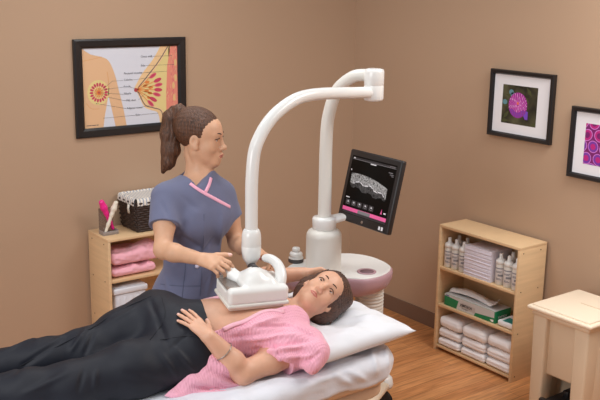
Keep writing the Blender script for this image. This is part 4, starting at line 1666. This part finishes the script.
def pat_torso(F, g=0.0, k=.05):
    F.ell(PEL, (.125 + g, .165 + g, .105 + g), RP, k)
    F.ell(WAI, (.15 + g, .135 + g, .098 + g), RT, k)
    F.ell(CHE - nrm * .01, (.175 + g, .15 + g, .105 + g), RT, k)
    F.cap(SHR - lat * -.02 - axis_ * .03, SHL - lat * .02 - axis_ * .03, .062 + g, None, k)
    F.ell(CHE + lat * .085 + nrm * .055 - axis_ * .015, (.06 + g, .062 + g, .045 + g), RT, .04)
    F.ell(CHE - lat * .075 + nrm * .05 - axis_ * .0, (.06 + g, .065 + g, .04 + g), RT, .04)
    F.cap(NEC - axis_ * .06, NEC - axis_ * .02, .07 + g, .06 + g, k)


F = Field((-3.2, -2.32, .66), (-1.55, -1.32, 1.1), .0042)
pat_torso(F)
ph_.build(F)
F.cap(ph_.p(0, -.02, -.07), NEC - axis_ * .0, .047, .055, .03)
F.cap(ph_.p(.03, .03, -.085), NEC + nrm * .03 - axis_ * .02, .014, .012, .03)
F.cap(ph_.p(-.03, .03, -.085), NEC + nrm * .03 - axis_ * .02, .014, .012, .03)
F.cap(NEC + nrm * .04 - axis_ * .02 - lat * .02, SHR + nrm * .035, .012, .012, .03)
# arms
F.cap(SHR, ELR, .05, .041, .04); F.cap(ELR, WRR, .04, .028, .02)
F.cap(SHL, SHL * .45 + ELL * .55, .056, .048, .04); F.cap(SHL * .45 + ELL * .55, ELL, .048, .041, .02)
F.chain([ELL, ELL * .68 + WRL * .32, WRL], [.041, .043, .0275], .02)
ptips = hand(F, WRL, at(175, 306, 3.335) - WRL, (.03, .42, -.9), True, .88,
             [(.10, .10, .06), (.05, .10, .06), (.07, .10, .06), (.1, .12, .06)], .12, (.15, .15, .1))
rtips = hand(F, WRR, at(322, 273, 3.83) - WRR, unit(np.array(at(321, 297, 3.75)) - WRR), False, .93,
             [(.5, .6, .3), (.5, .6, .3), (.5, .6, .3), (.5, .6, .3)], .05, (.2, .2, .2))
# legs (inside the trousers)
for h, k_, a in ((HIPR, KNR, ANR), (HIPL, KNL, ANL)):
    a = k_ * .6 + a * .4
    F.chain([h, k_, a], [.07, .045, .04], .03)
vm = folds([(at(238, 316, 3.4), at(246, 302, 3.4), .006, -.003), (WRL + nrm * .03, ELL + nrm * .03, .01, .0015)])
me = F.mesh('body', lambda V, N: vm(V) + vnoise(V * 40, 9) * .0006)
body = mobj('body', me, [SKIN1, LIP1, NAILC, NAILP], pat, world=False)
paint(me, nail_test(ptips, range(5)), 2)
paint(me, nail_test(rtips, range(5)), 3)
me.transform(Matrix.Translation(-origin_of(pat)))
ph_.mouth(pat, me, origin_of(pat), LIP1)
ph_.extras(pat, BROW, (.05, 1, .1))

# trousers
F = Field((-3.45, -2.35, .62), (-2.05, -1.4, 1.12), .0058)
F.ell(PEL, (.14, .178, .118), RP, .05)
F.cap(PEL, WAI, .125, .118, .05)
F.cap(HIPR, HIPL, .108, .104, .05)
F.chain([HIPR, HIPR * .5 + KNR * .5, KNR, KNR * .55 + ANR * .45, ANR], [.108, .093, .07, .062, .062], .05)
F.chain([HIPL, HIPL * .5 + KNL * .5, KNL, KNL * .55 + ANL * .45, ANL], [.108, .097, .078, .076, .074], .04)
F.cutplanes([(WAI - axis_ * .025 + nrm * .06, -axis_ - .25 * nrm)], .003)
CREASES = [(at(172, 345, 3.28), at(196, 372, 3.2), .009, .006), (at(160, 352, 3.25), at(180, 380, 3.15), .008, .005), (at(150, 300, 3.4), at(168, 345, 3.3), .01, -.007),
            (at(190, 330, 3.32), at(168, 352, 3.28), .008, -.004), (at(88, 327, 3.25), at(70, 352, 3.2), .009, .006), (at(95, 330, 3.25), at(84, 356, 3.2), .008, -.006),
            (at(76, 330, 3.25), at(40, 350, 3.15), .01, .005), (at(60, 340, 3.2), at(10, 375, 3.05), .01, -.005), (at(40, 336, 3.22), at(0, 352, 3.1), .009, .005),
            (at(84, 368, 3.12), at(78, 394, 3.02), .009, -.006), (at(96, 368, 3.15), at(94, 392, 3.05), .008, .006), (at(70, 372, 3.1), at(20, 396, 3.0), .012, .006),
            (at(120, 372, 3.18), at(170, 384, 3.2), .014, -.004), (at(140, 305, 3.4), at(95, 330, 3.3), .008, .003)]
me = surface_folds(F.mesh('trousers'), [(a, b, w, h * 1.4) for a, b, w, h in CREASES], lambda V: vnoise(V * 9, 5) * .005 + vnoise(V * 24, 6) * .002)
mobj('trousers', me, NAVY, pat)
bvt = BVHTree.FromPolygons([v.co + origin_of(pat) for v in me.vertices], [tuple(p.vertices) for p in me.polygons])


def on_surface(bv, pts, lift, n, toward=None):
    """curve resampled and laid onto a surface along the direction from a viewpoint-free outside guide"""
    out_, nn = [], []
    for p in catmull(pts, n):
        ray_o = Vector(CAM) + (Vector(p) - Vector(CAM)) * .6
        loc_, nrm_, i_, d_ = bv.ray_cast(ray_o, (Vector(p) - ray_o).normalized())
        if loc_ is None:
            loc_, nrm_, i_, d_ = bv.find_nearest(Vector(p))
        out_.append(loc_ + nrm_ * lift); nn.append(nrm_)
    for k in range(6):
        out_ = [out_[0]] + [(out_[i - 1] + out_[i] * 2 + out_[i + 1]) / 4 for i in range(1, len(out_) - 1)] + [out_[-1]]
        nn = [nn[0]] + [(nn[i - 1] + nn[i] * 2 + nn[i + 1]).normalized() for i in range(1, len(nn) - 1)] + [nn[-1]]
    return out_, nn


for pts in ([at(152, 296, 3.36), at(120, 310, 3.3), at(92, 328, 3.2), at(60, 345, 3.14), at(20, 366, 3.05)],
            [at(162, 297, 3.36), at(165, 318, 3.3), at(150, 340, 3.25)],
            [at(206, 343, 3.3), at(190, 336, 3.28), at(160, 340, 3.25)]):
    sp, sn = on_surface(bvt, pts, .0005, 30)
    MB().tube(sp, .0016, 6).build('seam', NAVYS, pat)
# shoe of the far foot
F = Field(ANR - .3, ANR + .25, .006)
fd = unit(np.array([-.9, .1, .25]))
F.cap(ANR + fd * .02, ANR + fd * .16 + np.array([0, 0, .03]), .04, .035, .02)
F.cap(ANR, ANR + np.array([-.03, .0, .07]), .045, .03, .03)
mobj('shoe', F.mesh('shoe'), mat('dark_brown_shoe', (52, 40, 36), .5), pat)
F = Field(ANL - .3, ANL + .25, .006)
F.cap(ANL + fd * .02, ANL + fd * .16, .04, .035, .02)
F.cap(ANL, ANL + np.array([-.03, .0, .06]), .045, .03, .03)
mobj('shoe', F.mesh('shoe'), bpy.data.materials['dark_brown_shoe'], pat)

# gown: opened over the right breast, covering the left side and shoulder
F = Field((-2.6, -2.36, .66), (-1.6, -1.6, 1.12), .005)
pat_torso(F, .016)
sl = SHL * .62 + ELL * .38
F.cap(SHL, sl, .074, .078, .03)
F.cap(SHL + axis_ * .02, at(314, 352, 3.4), .06, .055, .03)
F.cap(at(316, 352, 3.42), at(312, 366, 3.36), .04, .03, .04)
e0, e1 = at(222, 331, 3.36), at(286, 312, 3.5)
F.cutplanes([(e0, np.cross(unit(e1 - e0), nrm) * (1 if np.cross(unit(e1 - e0), nrm) @ lat > 0 else -1))], .003)
# open below the waist and at the sleeve hem
F.cutplanes([(at(216, 345, 3.3), axis_ + .0 * lat)], .003)
q0, q1 = at(277, 361, 3.36), at(321, 372, 3.40)
hem_n = unit(SHL - ELL)
F.cutplanes([(sl, hem_n), (CHE + lat * .155, -lat), (at(290, 360, 3.4), unit(at(300, 350, 3.4) - at(290, 372, 3.4)))], .004)
F.chain([ELL * .75 + sl * .25, ELL, WRL], [.05, .05, .04], .004, True)
# neckline
F.ell(ph_.p(0, -.01, -.10), (.085, .085, .085), None, .01, True)
CREASES = [(at(240, 340, 3.33), at(300, 335, 3.42), .010, .011), (at(236, 332, 3.33), at(280, 316, 3.44), .009, .009), (at(250, 350, 3.3), at(315, 340, 3.4), .010, -.009),
            (at(262, 352, 3.32), at(306, 346, 3.38), .009, .010), (at(272, 358, 3.3), at(318, 356, 3.38), .009, .008), (at(228, 338, 3.32), at(262, 335, 3.36), .008, -.007),
            (at(285, 322, 3.46), at(318, 336, 3.42), .008, .008), (at(245, 326, 3.36), at(296, 326, 3.44), .008, -.007), (at(300, 365, 3.34), at(322, 352, 3.4), .008, -.007),
            (at(270, 340, 3.35), at(285, 362, 3.3), .008, -.006)]
me = surface_folds(F.mesh('gown'), [(a, b, w, h * 1.35) for a, b, w, h in CREASES], lambda V: vnoise(V * 14, 31) * .005 + vnoise(V * 34, 32) * .0025)
mobj('gown', me, PINK, pat)
# rolled front edge of the gown
bvg = BVHTree.FromPolygons([v.co + origin_of(pat) for v in me.vertices], [tuple(p.vertices) for p in me.polygons])
sp, sn = on_surface(bvg, [at(223, 330, 3.34), at(238, 322, 3.36), at(252, 314, 3.38), at(266, 309, 3.42), at(284, 312, 3.48)], .001, 26)
MB().tube(sp, .009, 8, flat=(.45, sn)).build('gown_hem', PINKT, pat)


def tailfold(u, v, G):
    return (.010 * np.sin(v * 21 + u * 3) + .006 * np.sin(v * 43 - u * 5)) * (.35 + .65 * u)


rows = [[at(218, 336, 3.30), at(228, 344, 3.30), at(238, 354, 3.30), at(248, 366, 3.34), at(258, 374, 3.38)],
        [at(212, 350, 3.27), at(222, 357, 3.27), at(233, 365, 3.27), at(244, 374, 3.34), at(250, 379, 3.36)],
        [at(197, 367, 3.24), at(208, 373, 3.24), at(222, 378, 3.26), at(236, 383, 3.31), at(243, 386, 3.33)],
        [at(180, 382, 3.22), at(191, 386, 3.22), at(206, 388, 3.25), at(222, 390, 3.27), at(236, 391, 3.28)],
        [at(164, 396, 3.20), at(174, 398, 3.20), at(184, 397, 3.22), at(200, 395, 3.24), at(214, 393, 3.26)]]
rows = [list(c) for c in zip(*rows)]
cloth('gown_tail', rows, 60, 60, .004, PINK, pat, lambda u, v, G: tailfold(v, u, G))
cloth('gown_edge', [[at(203, 299.5, 3.6), at(212, 297.5, 3.6), at(222, 295.5, 3.6)], [at(204, 301, 3.56), at(213, 300, 3.56), at(223, 298, 3.56)]], 12, 4, .006, PINKT, pat)

# hair
F = Field(ph_.c - .26, ph_.c + .26, .004)
def hc(*a): return ph_.p(*a)
q = ph_.sc
F.ell(hc(0, -.02, .036), np.array((.085, .103, .096)) * q, HR, 0)
F.ell(hc(0, -.075, .01), np.array((.095, .055, .085)) * q, HR, .04)
F.ell(hc(-.06, -.055, -.02), np.array((.05, .05, .075)) * q, HR, .04)
F.ell(hc(.055, -.055, -.02), np.array((.05, .05, .075)) * q, HR, .04)
F.ell(hc(-.03, -.05, .085), np.array((.075, .065, .055)) * q, HR, .04)
# open face
F.ell(hc(0, .085, -.018), np.array((.064, .07, .088)) * q, HR, .012, True)
F.ell(hc(-.04, .06, -.075), np.array((.05, .045, .07)) * q, HR, .012, True)
F.ell(hc(.04, .06, -.075), np.array((.05, .045, .07)) * q, HR, .012, True)


def strands(V, N):
    L = ph_.loc(V)
    return (np.sin(L[:, 0] * 150 + 30 * vnoise(L * 9, 3) + L[:, 1] * 60) * .0010 + vnoise(L * 22, 4) * .005)


mobj('hair', F.mesh('hair', strands), HAIR2, pat)
lk = MB()
rr_ = random.Random(4)
for k in range(46):
    a = rr_.uniform(-1.2, 1.9)
    x = -.085 * math.sin(a); z = .03 + .09 * math.cos(a)
    p0 = hc(x * .8, .035 + rr_.uniform(-.02, .012), z * .9 + .006)
    p1 = hc(x * 1.03, -.03, z * 1.03)
    p2 = hc(x * 1.15 + rr_.uniform(-.02, .02), -.085 + rr_.uniform(-.02, .01), z * .95 + rr_.uniform(-.05, .01))
    lk.tube(catmull([p0, p1, p2], 12), [.002 + .0045 * math.sin(PI * (i + .5) / 12) for i in range(12)], 6)
lk.build('hair_locks', HAIR2, pat)
br_ = MB()
bp = ELL * .40 + WRL * .60
ax = unit(WRL - ELL)
v1 = unit(np.cross(ax, (0, 0, 1))); v2 = np.cross(ax, v1)
br_.tube([bp + .0405 * (v1 * math.cos(t) + v2 * math.sin(t)) for t in np.linspace(0, 2 * PI, 40)], .0016, 6)
br_.build('bracelet', METAL, pat)

# ----------------------------------------------------------------- standing woman
nur = thing('person', (-2.15, -1.36, 0), 'woman standing behind the bed in slate blue scrubs, brown pony tail, holding scanner handles', 'person')
nR, nL = at(166, 199, 3.78), at(221, 194, 3.95)
nEr, nWr = at(163, 250, 3.68), at(201, 259, 3.545)
nEl, nWl = at(237, 243, 3.98), at(259, 254, 3.72)
nNeck = at(200, 172, 3.89)
nChe = at(197, 216, 3.90)
nWai = at(192, 258, 3.94)
nPel = at(188, 298, 4.0)
lx = unit(nL - nR); lx[2] = 0; lx = unit(lx)                 # to her left
up = np.array([0, 0, 1.0])
fy = np.cross(up, lx); fy = fy if fy @ np.array([.3, -1, 0]) > 0 else -fy
RN = np.array([lx, fy, up])
nface = unit(CR * .97 - CF * .20)
nface = unit(np.array([nface[0], nface[1], -.12]))
NR = frame_from(nface, unit(np.array([0, 0, 1]) + .04 * nface))
nh = Head(at(201, 137.5, 3.86), NR, 1.0)


def nur_torso(F, g=0.0, k=.05):
    F.ell(nChe + up * .02, (.124 + g, .092 + g, .16 + g), RN, k)
    F.ell(nWai, (.114 + g, .088 + g, .16 + g), RN, k)
    F.ell(nPel, (.142 + g, .104 + g, .15 + g), RN, k)
    F.cap(nR + lx * .035 - up * .005, nL - lx * .035 - up * .005, .052 + g, None, k)
    F.ell(nChe + lx * .06 + fy * .06 - up * .005, (.055 + g, .046 + g, .055 + g), RN, .05)
    F.ell(nChe - lx * .06 + fy * .06 - up * .005, (.055 + g, .046 + g, .055 + g), RN, .05)


F = Field((-2.62, -1.95, .02), (-1.85, -1.1, 1.72), .0046)
nur_torso(F)
nh.build(F)
F.cap(nh.p(0, -.03, -.07), nNeck - up * .03, .043, .047, .02)
F.cap(nNeck - up * .02, nR + lx * .05, .04, .04, .05)
F.cap(nNeck - up * .02, nL - lx * .05, .04, .04, .05)
F.cap(nh.p(.055, -.02, -.045), nNeck + fy * .04 - up * .035, .013, .012, .025)
F.cap(nNeck + fy * .03 - up * .045 + lx * .02, nL - lx * .05 + up * .012 + fy * .02, .011, .011, .025)
F.cap(nNeck + fy * .03 - up * .045 - lx * .02, nR + lx * .05 + up * .012 + fy * .02, .011, .011, .025)
F.chain([nR, nR * .5 + nEr * .5, nEr], [.046, .041, .036], .03)
F.chain([nEr, nEr * .7 + nWr * .3, nWr], [.036, .036, .025], .02)
F.chain([nL, nL * .5 + nEl * .5, nEl], [.048, .042, .036], .03)
F.chain([nEl, nEl * .7 + nWl * .3, nWl], [.036, .037, .025], .02)
fist = [(.75, 1.0, .5), (.8, 1.05, .5), (.85, 1.05, .5), (.9, 1.0, .5)]
nt1 = hand(F, nWr, at(220, 265, 3.49) - nWr, unit(-CU * .55 + CF * .75), False, .95, [(.45, .9, .6), (.55, 1.0, .6), (.65, 1.0, .6), (.75, 1.0, .6)], .05, (.1, .3, .3))
nt2 = hand(F, nWl, at(279, 264, 3.62) - nWl, unit(-CU * .75 - CR * .2 + CF * -.3), True, .95, [(.4, .9, .5), (.5, 1.0, .5), (.6, 1.0, .5), (.7, 1.0, .5)], .05, (.15, .4, .3))
hipl, hipr = nPel - up * .06 + lx * .075, nPel - up * .06 - lx * .075
for h in (hipl, hipr):
    kn = np.array([h[0], h[1], .47]) + fy * .01; an = np.array([h[0], h[1], .1]) - fy * .01
    F.chain([h, kn, an], [.085, .05, .034], .03)
    F.cap(an, an + fy * .13 - up * .06, .034, .028, .03)
me = F.mesh('body', lambda V, N: vnoise(V * 40, 19) * .0006)
body2 = mobj('body', me, [SKIN2, LIP1, NAILC, NAILP], nur, world=False)
paint(me, nail_test(nt1, range(4)), 2)
paint(me, nail_test(nt2, range(4)), 2)
paint(me, nail_test(nt2, (4,)), 3)
paint(me, nail_test(nt1, (4,)), 2)
me.transform(Matrix.Translation(-origin_of(nur)))
nh.mouth(nur, me, origin_of(nur), LIP1)
nh.extras(nur, BROW, (-.1, 1, -.2))

# scrub top
F = Field((-2.7, -1.8, .6), (-1.8, -1.05, 1.5), .005)
g = .018
nur_torso(F, g, .06)
F.cap(nPel + up * .03, nPel - up * .12, .12, .135, .06)
F.ell(nPel - up * .06, (.162, .13, .2), RN, .06)
F.cap(nNeck - up * .025, nR + lx * .03 + up * .002, .042, .052, .05)
F.cap(nNeck - up * .025, nL - lx * .03 + up * .002, .042, .052, .05)
sR = nR * .46 + nEr * .54; sL = nL * .5 + nEl * .5
F.cap(nR, nR * .3 + nEr * .7, .062, .068, .03, cut=(sR, nEr - nR))
F.cap(nL, nL * .3 + nEl * .7, .06, .064, .03, cut=(sL, nEl - nL))
F.cutplanes([(nPel - up * .17, up)], .003)
vp = at(203.5, 191, 3.74)
k1, k2 = at(188, 179, 3.8), at(209, 173, 3.86)
n1 = np.cross(k1 - vp, fy); n1 = n1 if n1 @ lx < 0 else -n1
n2 = np.cross(k2 - vp, fy); n2 = n2 if n2 @ lx > 0 else -n2
F.cutplanes([(vp, n1), (vp, n2), (nNeck - fy * .025, -fy)], .003)
F.cap(nNeck + up * .0 - fy * .01, nNeck + up * .12, .054, .07, .01, True)
CREASES = [(at(176, 222, 3.7), at(170, 262, 3.72), .012, .008), (at(180, 235, 3.7), at(205, 250, 3.7), .012, -.006), (at(170, 268, 3.72), at(205, 245, 3.7), .012, .006),
            (at(222, 215, 3.75), at(218, 262, 3.72), .012, .007), (at(204, 215, 3.68), at(200, 300, 3.7), .004, .003), (at(214, 235, 3.7), at(196, 262, 3.7), .010, -.005),
            (at(164, 275, 3.74), at(172, 298, 3.74), .012, .007), (at(212, 270, 3.7), at(206, 298, 3.7), .012, .006), (at(160, 200, 3.68), at(172, 222, 3.66), .010, -.005),
            (at(180, 195, 3.7), at(200, 212, 3.68), .012, -.004), (at(153, 222, 3.7), at(178, 226, 3.66), .004, .003)]
me = surface_folds(F.mesh('scrub_top'), CREASES, lambda V: vnoise(V * np.array([11, 11, 6]), 41) * .006 + vnoise(V * 26, 42) * .002)
mobj('scrub_top', me, SCRUB, nur)
bvs = BVHTree.FromPolygons([v.co + origin_of(nur) for v in me.vertices], [tuple(p.vertices) for p in me.polygons])
for pts in ([at(190, 183.5, 3.76), at(196, 188, 3.7), at(204, 193, 3.66), at(217, 200, 3.68), at(230, 207, 3.72)], [at(211, 178, 3.8), at(209, 185, 3.72), at(205.5, 192, 3.66)]):
    sp, sn = on_surface(bvs, pts, .001, 24)
    MB().tube(sp, .0075, 8, flat=(.35, sn)).build('neck_trim', TRIM, nur)
for pts in ([at(204, 214, 3.66), at(203, 250, 3.68), at(200, 296, 3.68)], [at(186, 262, 3.7), at(184, 280, 3.7), at(182, 300, 3.7)], [at(160, 284, 3.74), at(180, 286, 3.7), at(201, 286, 3.68)]):
    sp, sn = on_surface(bvs, pts, .0004, 24)
    MB().tube(sp, .0013, 6).build('scrub_seam', SEAM, nur)
sp, sn = on_surface(bvs, [at(197, 266, 3.66), at(198, 266, 3.66)], .002, 3)
MB().lathe([(.009, 0), (.0105, .0005), (.0105, .001), (0, .0012)], sp[0], 20, 0, tuple(sn[0])).build('logo_patch', mat('pale_logo', (206, 200, 220), .6), nur)
# scrub trousers and shoes
F = Field((-2.7, -1.8, .03), (-1.8, -1.05, 1.0), .008)
F.ell(nPel - up * .04, (.168, .12, .16), RN, .05)
for h in (hipl, hipr):
    F.chain([h, np.array([h[0], h[1], .47]) + fy * .01, np.array([h[0], h[1], .1])], [.1, .08, .075], .04)
F.cutplanes([((0, 0, .06), up)], .003)
mobj('scrub_trousers', F.mesh('scrub_trousers', lambda V, N: vnoise(V * 12, 51) * .006), SCRUB, nur)
for h in (hipl, hipr):
    an = np.array([h[0], h[1], .0])
    F = Field(an - .2, an + np.array([.25, .25, .2]), .005)
    F.cap(an + up * .045 - fy * .05, an + up * .04 + fy * .14, .04, .038, .02)
    F.cutplanes([((0, 0, .004), up)], .003)
    mobj('shoe', F.mesh('shoe'), WHITEG, nur)
# hair pulled back into a pony tail
F = Field(nh.c - .32, nh.c + .2, .004)
q = nh.sc
F.ell(nh.p(0, -.02, .038), np.array((.080, .101, .092)) * q, NR, 0)
F.ell(nh.p(0, -.045, .06), np.array((.07, .07, .06)) * q, NR, .03)
F.ell(nh.p(0, .108, -.034), np.array((.066, .056, .088)) * q, NR, .012, True)      # face
F.ell(nh.p(.085, .025, -.062), np.array((.05, .055, .06)) * q, NR, .01, True)       # cheek and ear
F.ell(nh.p(-.085, .025, -.062), np.array((.05, .055, .06)) * q, NR, .01, True)
F.cap(nh.p(-.05, -.02, -.075), nh.p(.05, -.02, -.075), .045 * q, None, .01, True)


def strands2(V, N):
    L = nh.loc(V)
    a = np.arctan2(L[:, 0], L[:, 2] - .01)
    return np.sin(a * 34 + 3 * vnoise(L * 10, 3)) * .0005 + vnoise(L * 24, 4) * .0012


mobj('hair', F.mesh('hair', strands2), HAIR1, nur)
TR = at(184, 114, 3.86)
pth = [TR, at(179, 111, 3.87), at(172, 118, 3.88), at(170, 134, 3.89), at(171, 150, 3.89), at(168, 163, 3.89), at(163, 172, 3.89)]
F = Field(np.min(pth, 0) - .09, np.max(pth, 0) + .09, .004)
F.chain(pth, [.02, .027, .038, .042, .038, .027, .008], .02)


def strands3(V, N):
    a = (V - np.array(pth[3])) @ CR
    b_ = (V - np.array(pth[3])) @ CF
    return np.sin(a * 330 + 5 * vnoise(V * 14, 6) + b_ * 200) * .0010 + vnoise(V * np.array([60, 60, 10]), 7) * .004


pt_ = mobj('pony_tail', F.mesh('pony_tail', strands3), HAIR1, nur)
tp = unit(np.array(pth[1]) - pth[0]); v1 = unit(np.cross(tp, up)); v2 = np.cross(tp, v1)
MB().tube([TR + .022 * (v1 * math.cos(t) + v2 * math.sin(t)) for t in np.linspace(0, 2 * PI, 30)], .0065, 8).build('hair_tie', TIE, nur)

# ================================================================= LIGHT
def area(name, loc, target, sx, sy, power, col=(1, 1, 1)):
    l = bpy.data.lights.new(name, 'AREA')
    l.shape = 'RECTANGLE'; l.size = sx; l.size_y = sy; l.energy = power; l.color = col
    o = bpy.data.objects.new(name, l); C.objects.link(o)
    o.location = loc
    d = Vector(target) - Vector(loc)
    o.rotation_euler = d.to_track_quat('-Z', 'Y').to_euler()
    return o


area('ceiling_panel_light', (-1.9, -1.1, 2.72), (-1.9, -1.1, 0), 1.2, .6, 17, (1, .99, .975))
area('ceiling_panel_light', (-.5, -3.0, 2.72), (-.5, -3.0, 0), 1.0, 1.4, 50, (1, .99, .975))  # unseen panel, added to brighten the right wall towards its upper right
area('ceiling_panel_light', (-3.6, -2.6, 2.72), (-3.6, -2.6, 0), 1.2, .6, 20, (1, .99, .975))
area('left_soft_light', (-5.8, -2.6, 2.0), (-1.8, -1.6, .9), 1.6, 1.5, 66, (.98, .99, 1))  # unseen broad soft source at camera left, no window there
w = bpy.data.worlds.new('room_ambient')
S.world = w
w.use_nodes = True
w.node_tree.nodes['Background'].inputs[0].default_value = (.97, .98, 1, 1)
w.node_tree.nodes['Background'].inputs[1].default_value = .30
S.view_settings.view_transform = 'Standard'
S.view_settings.look = 'None'
S.view_settings.gamma = 1
S.view_settings.exposure = 0.0
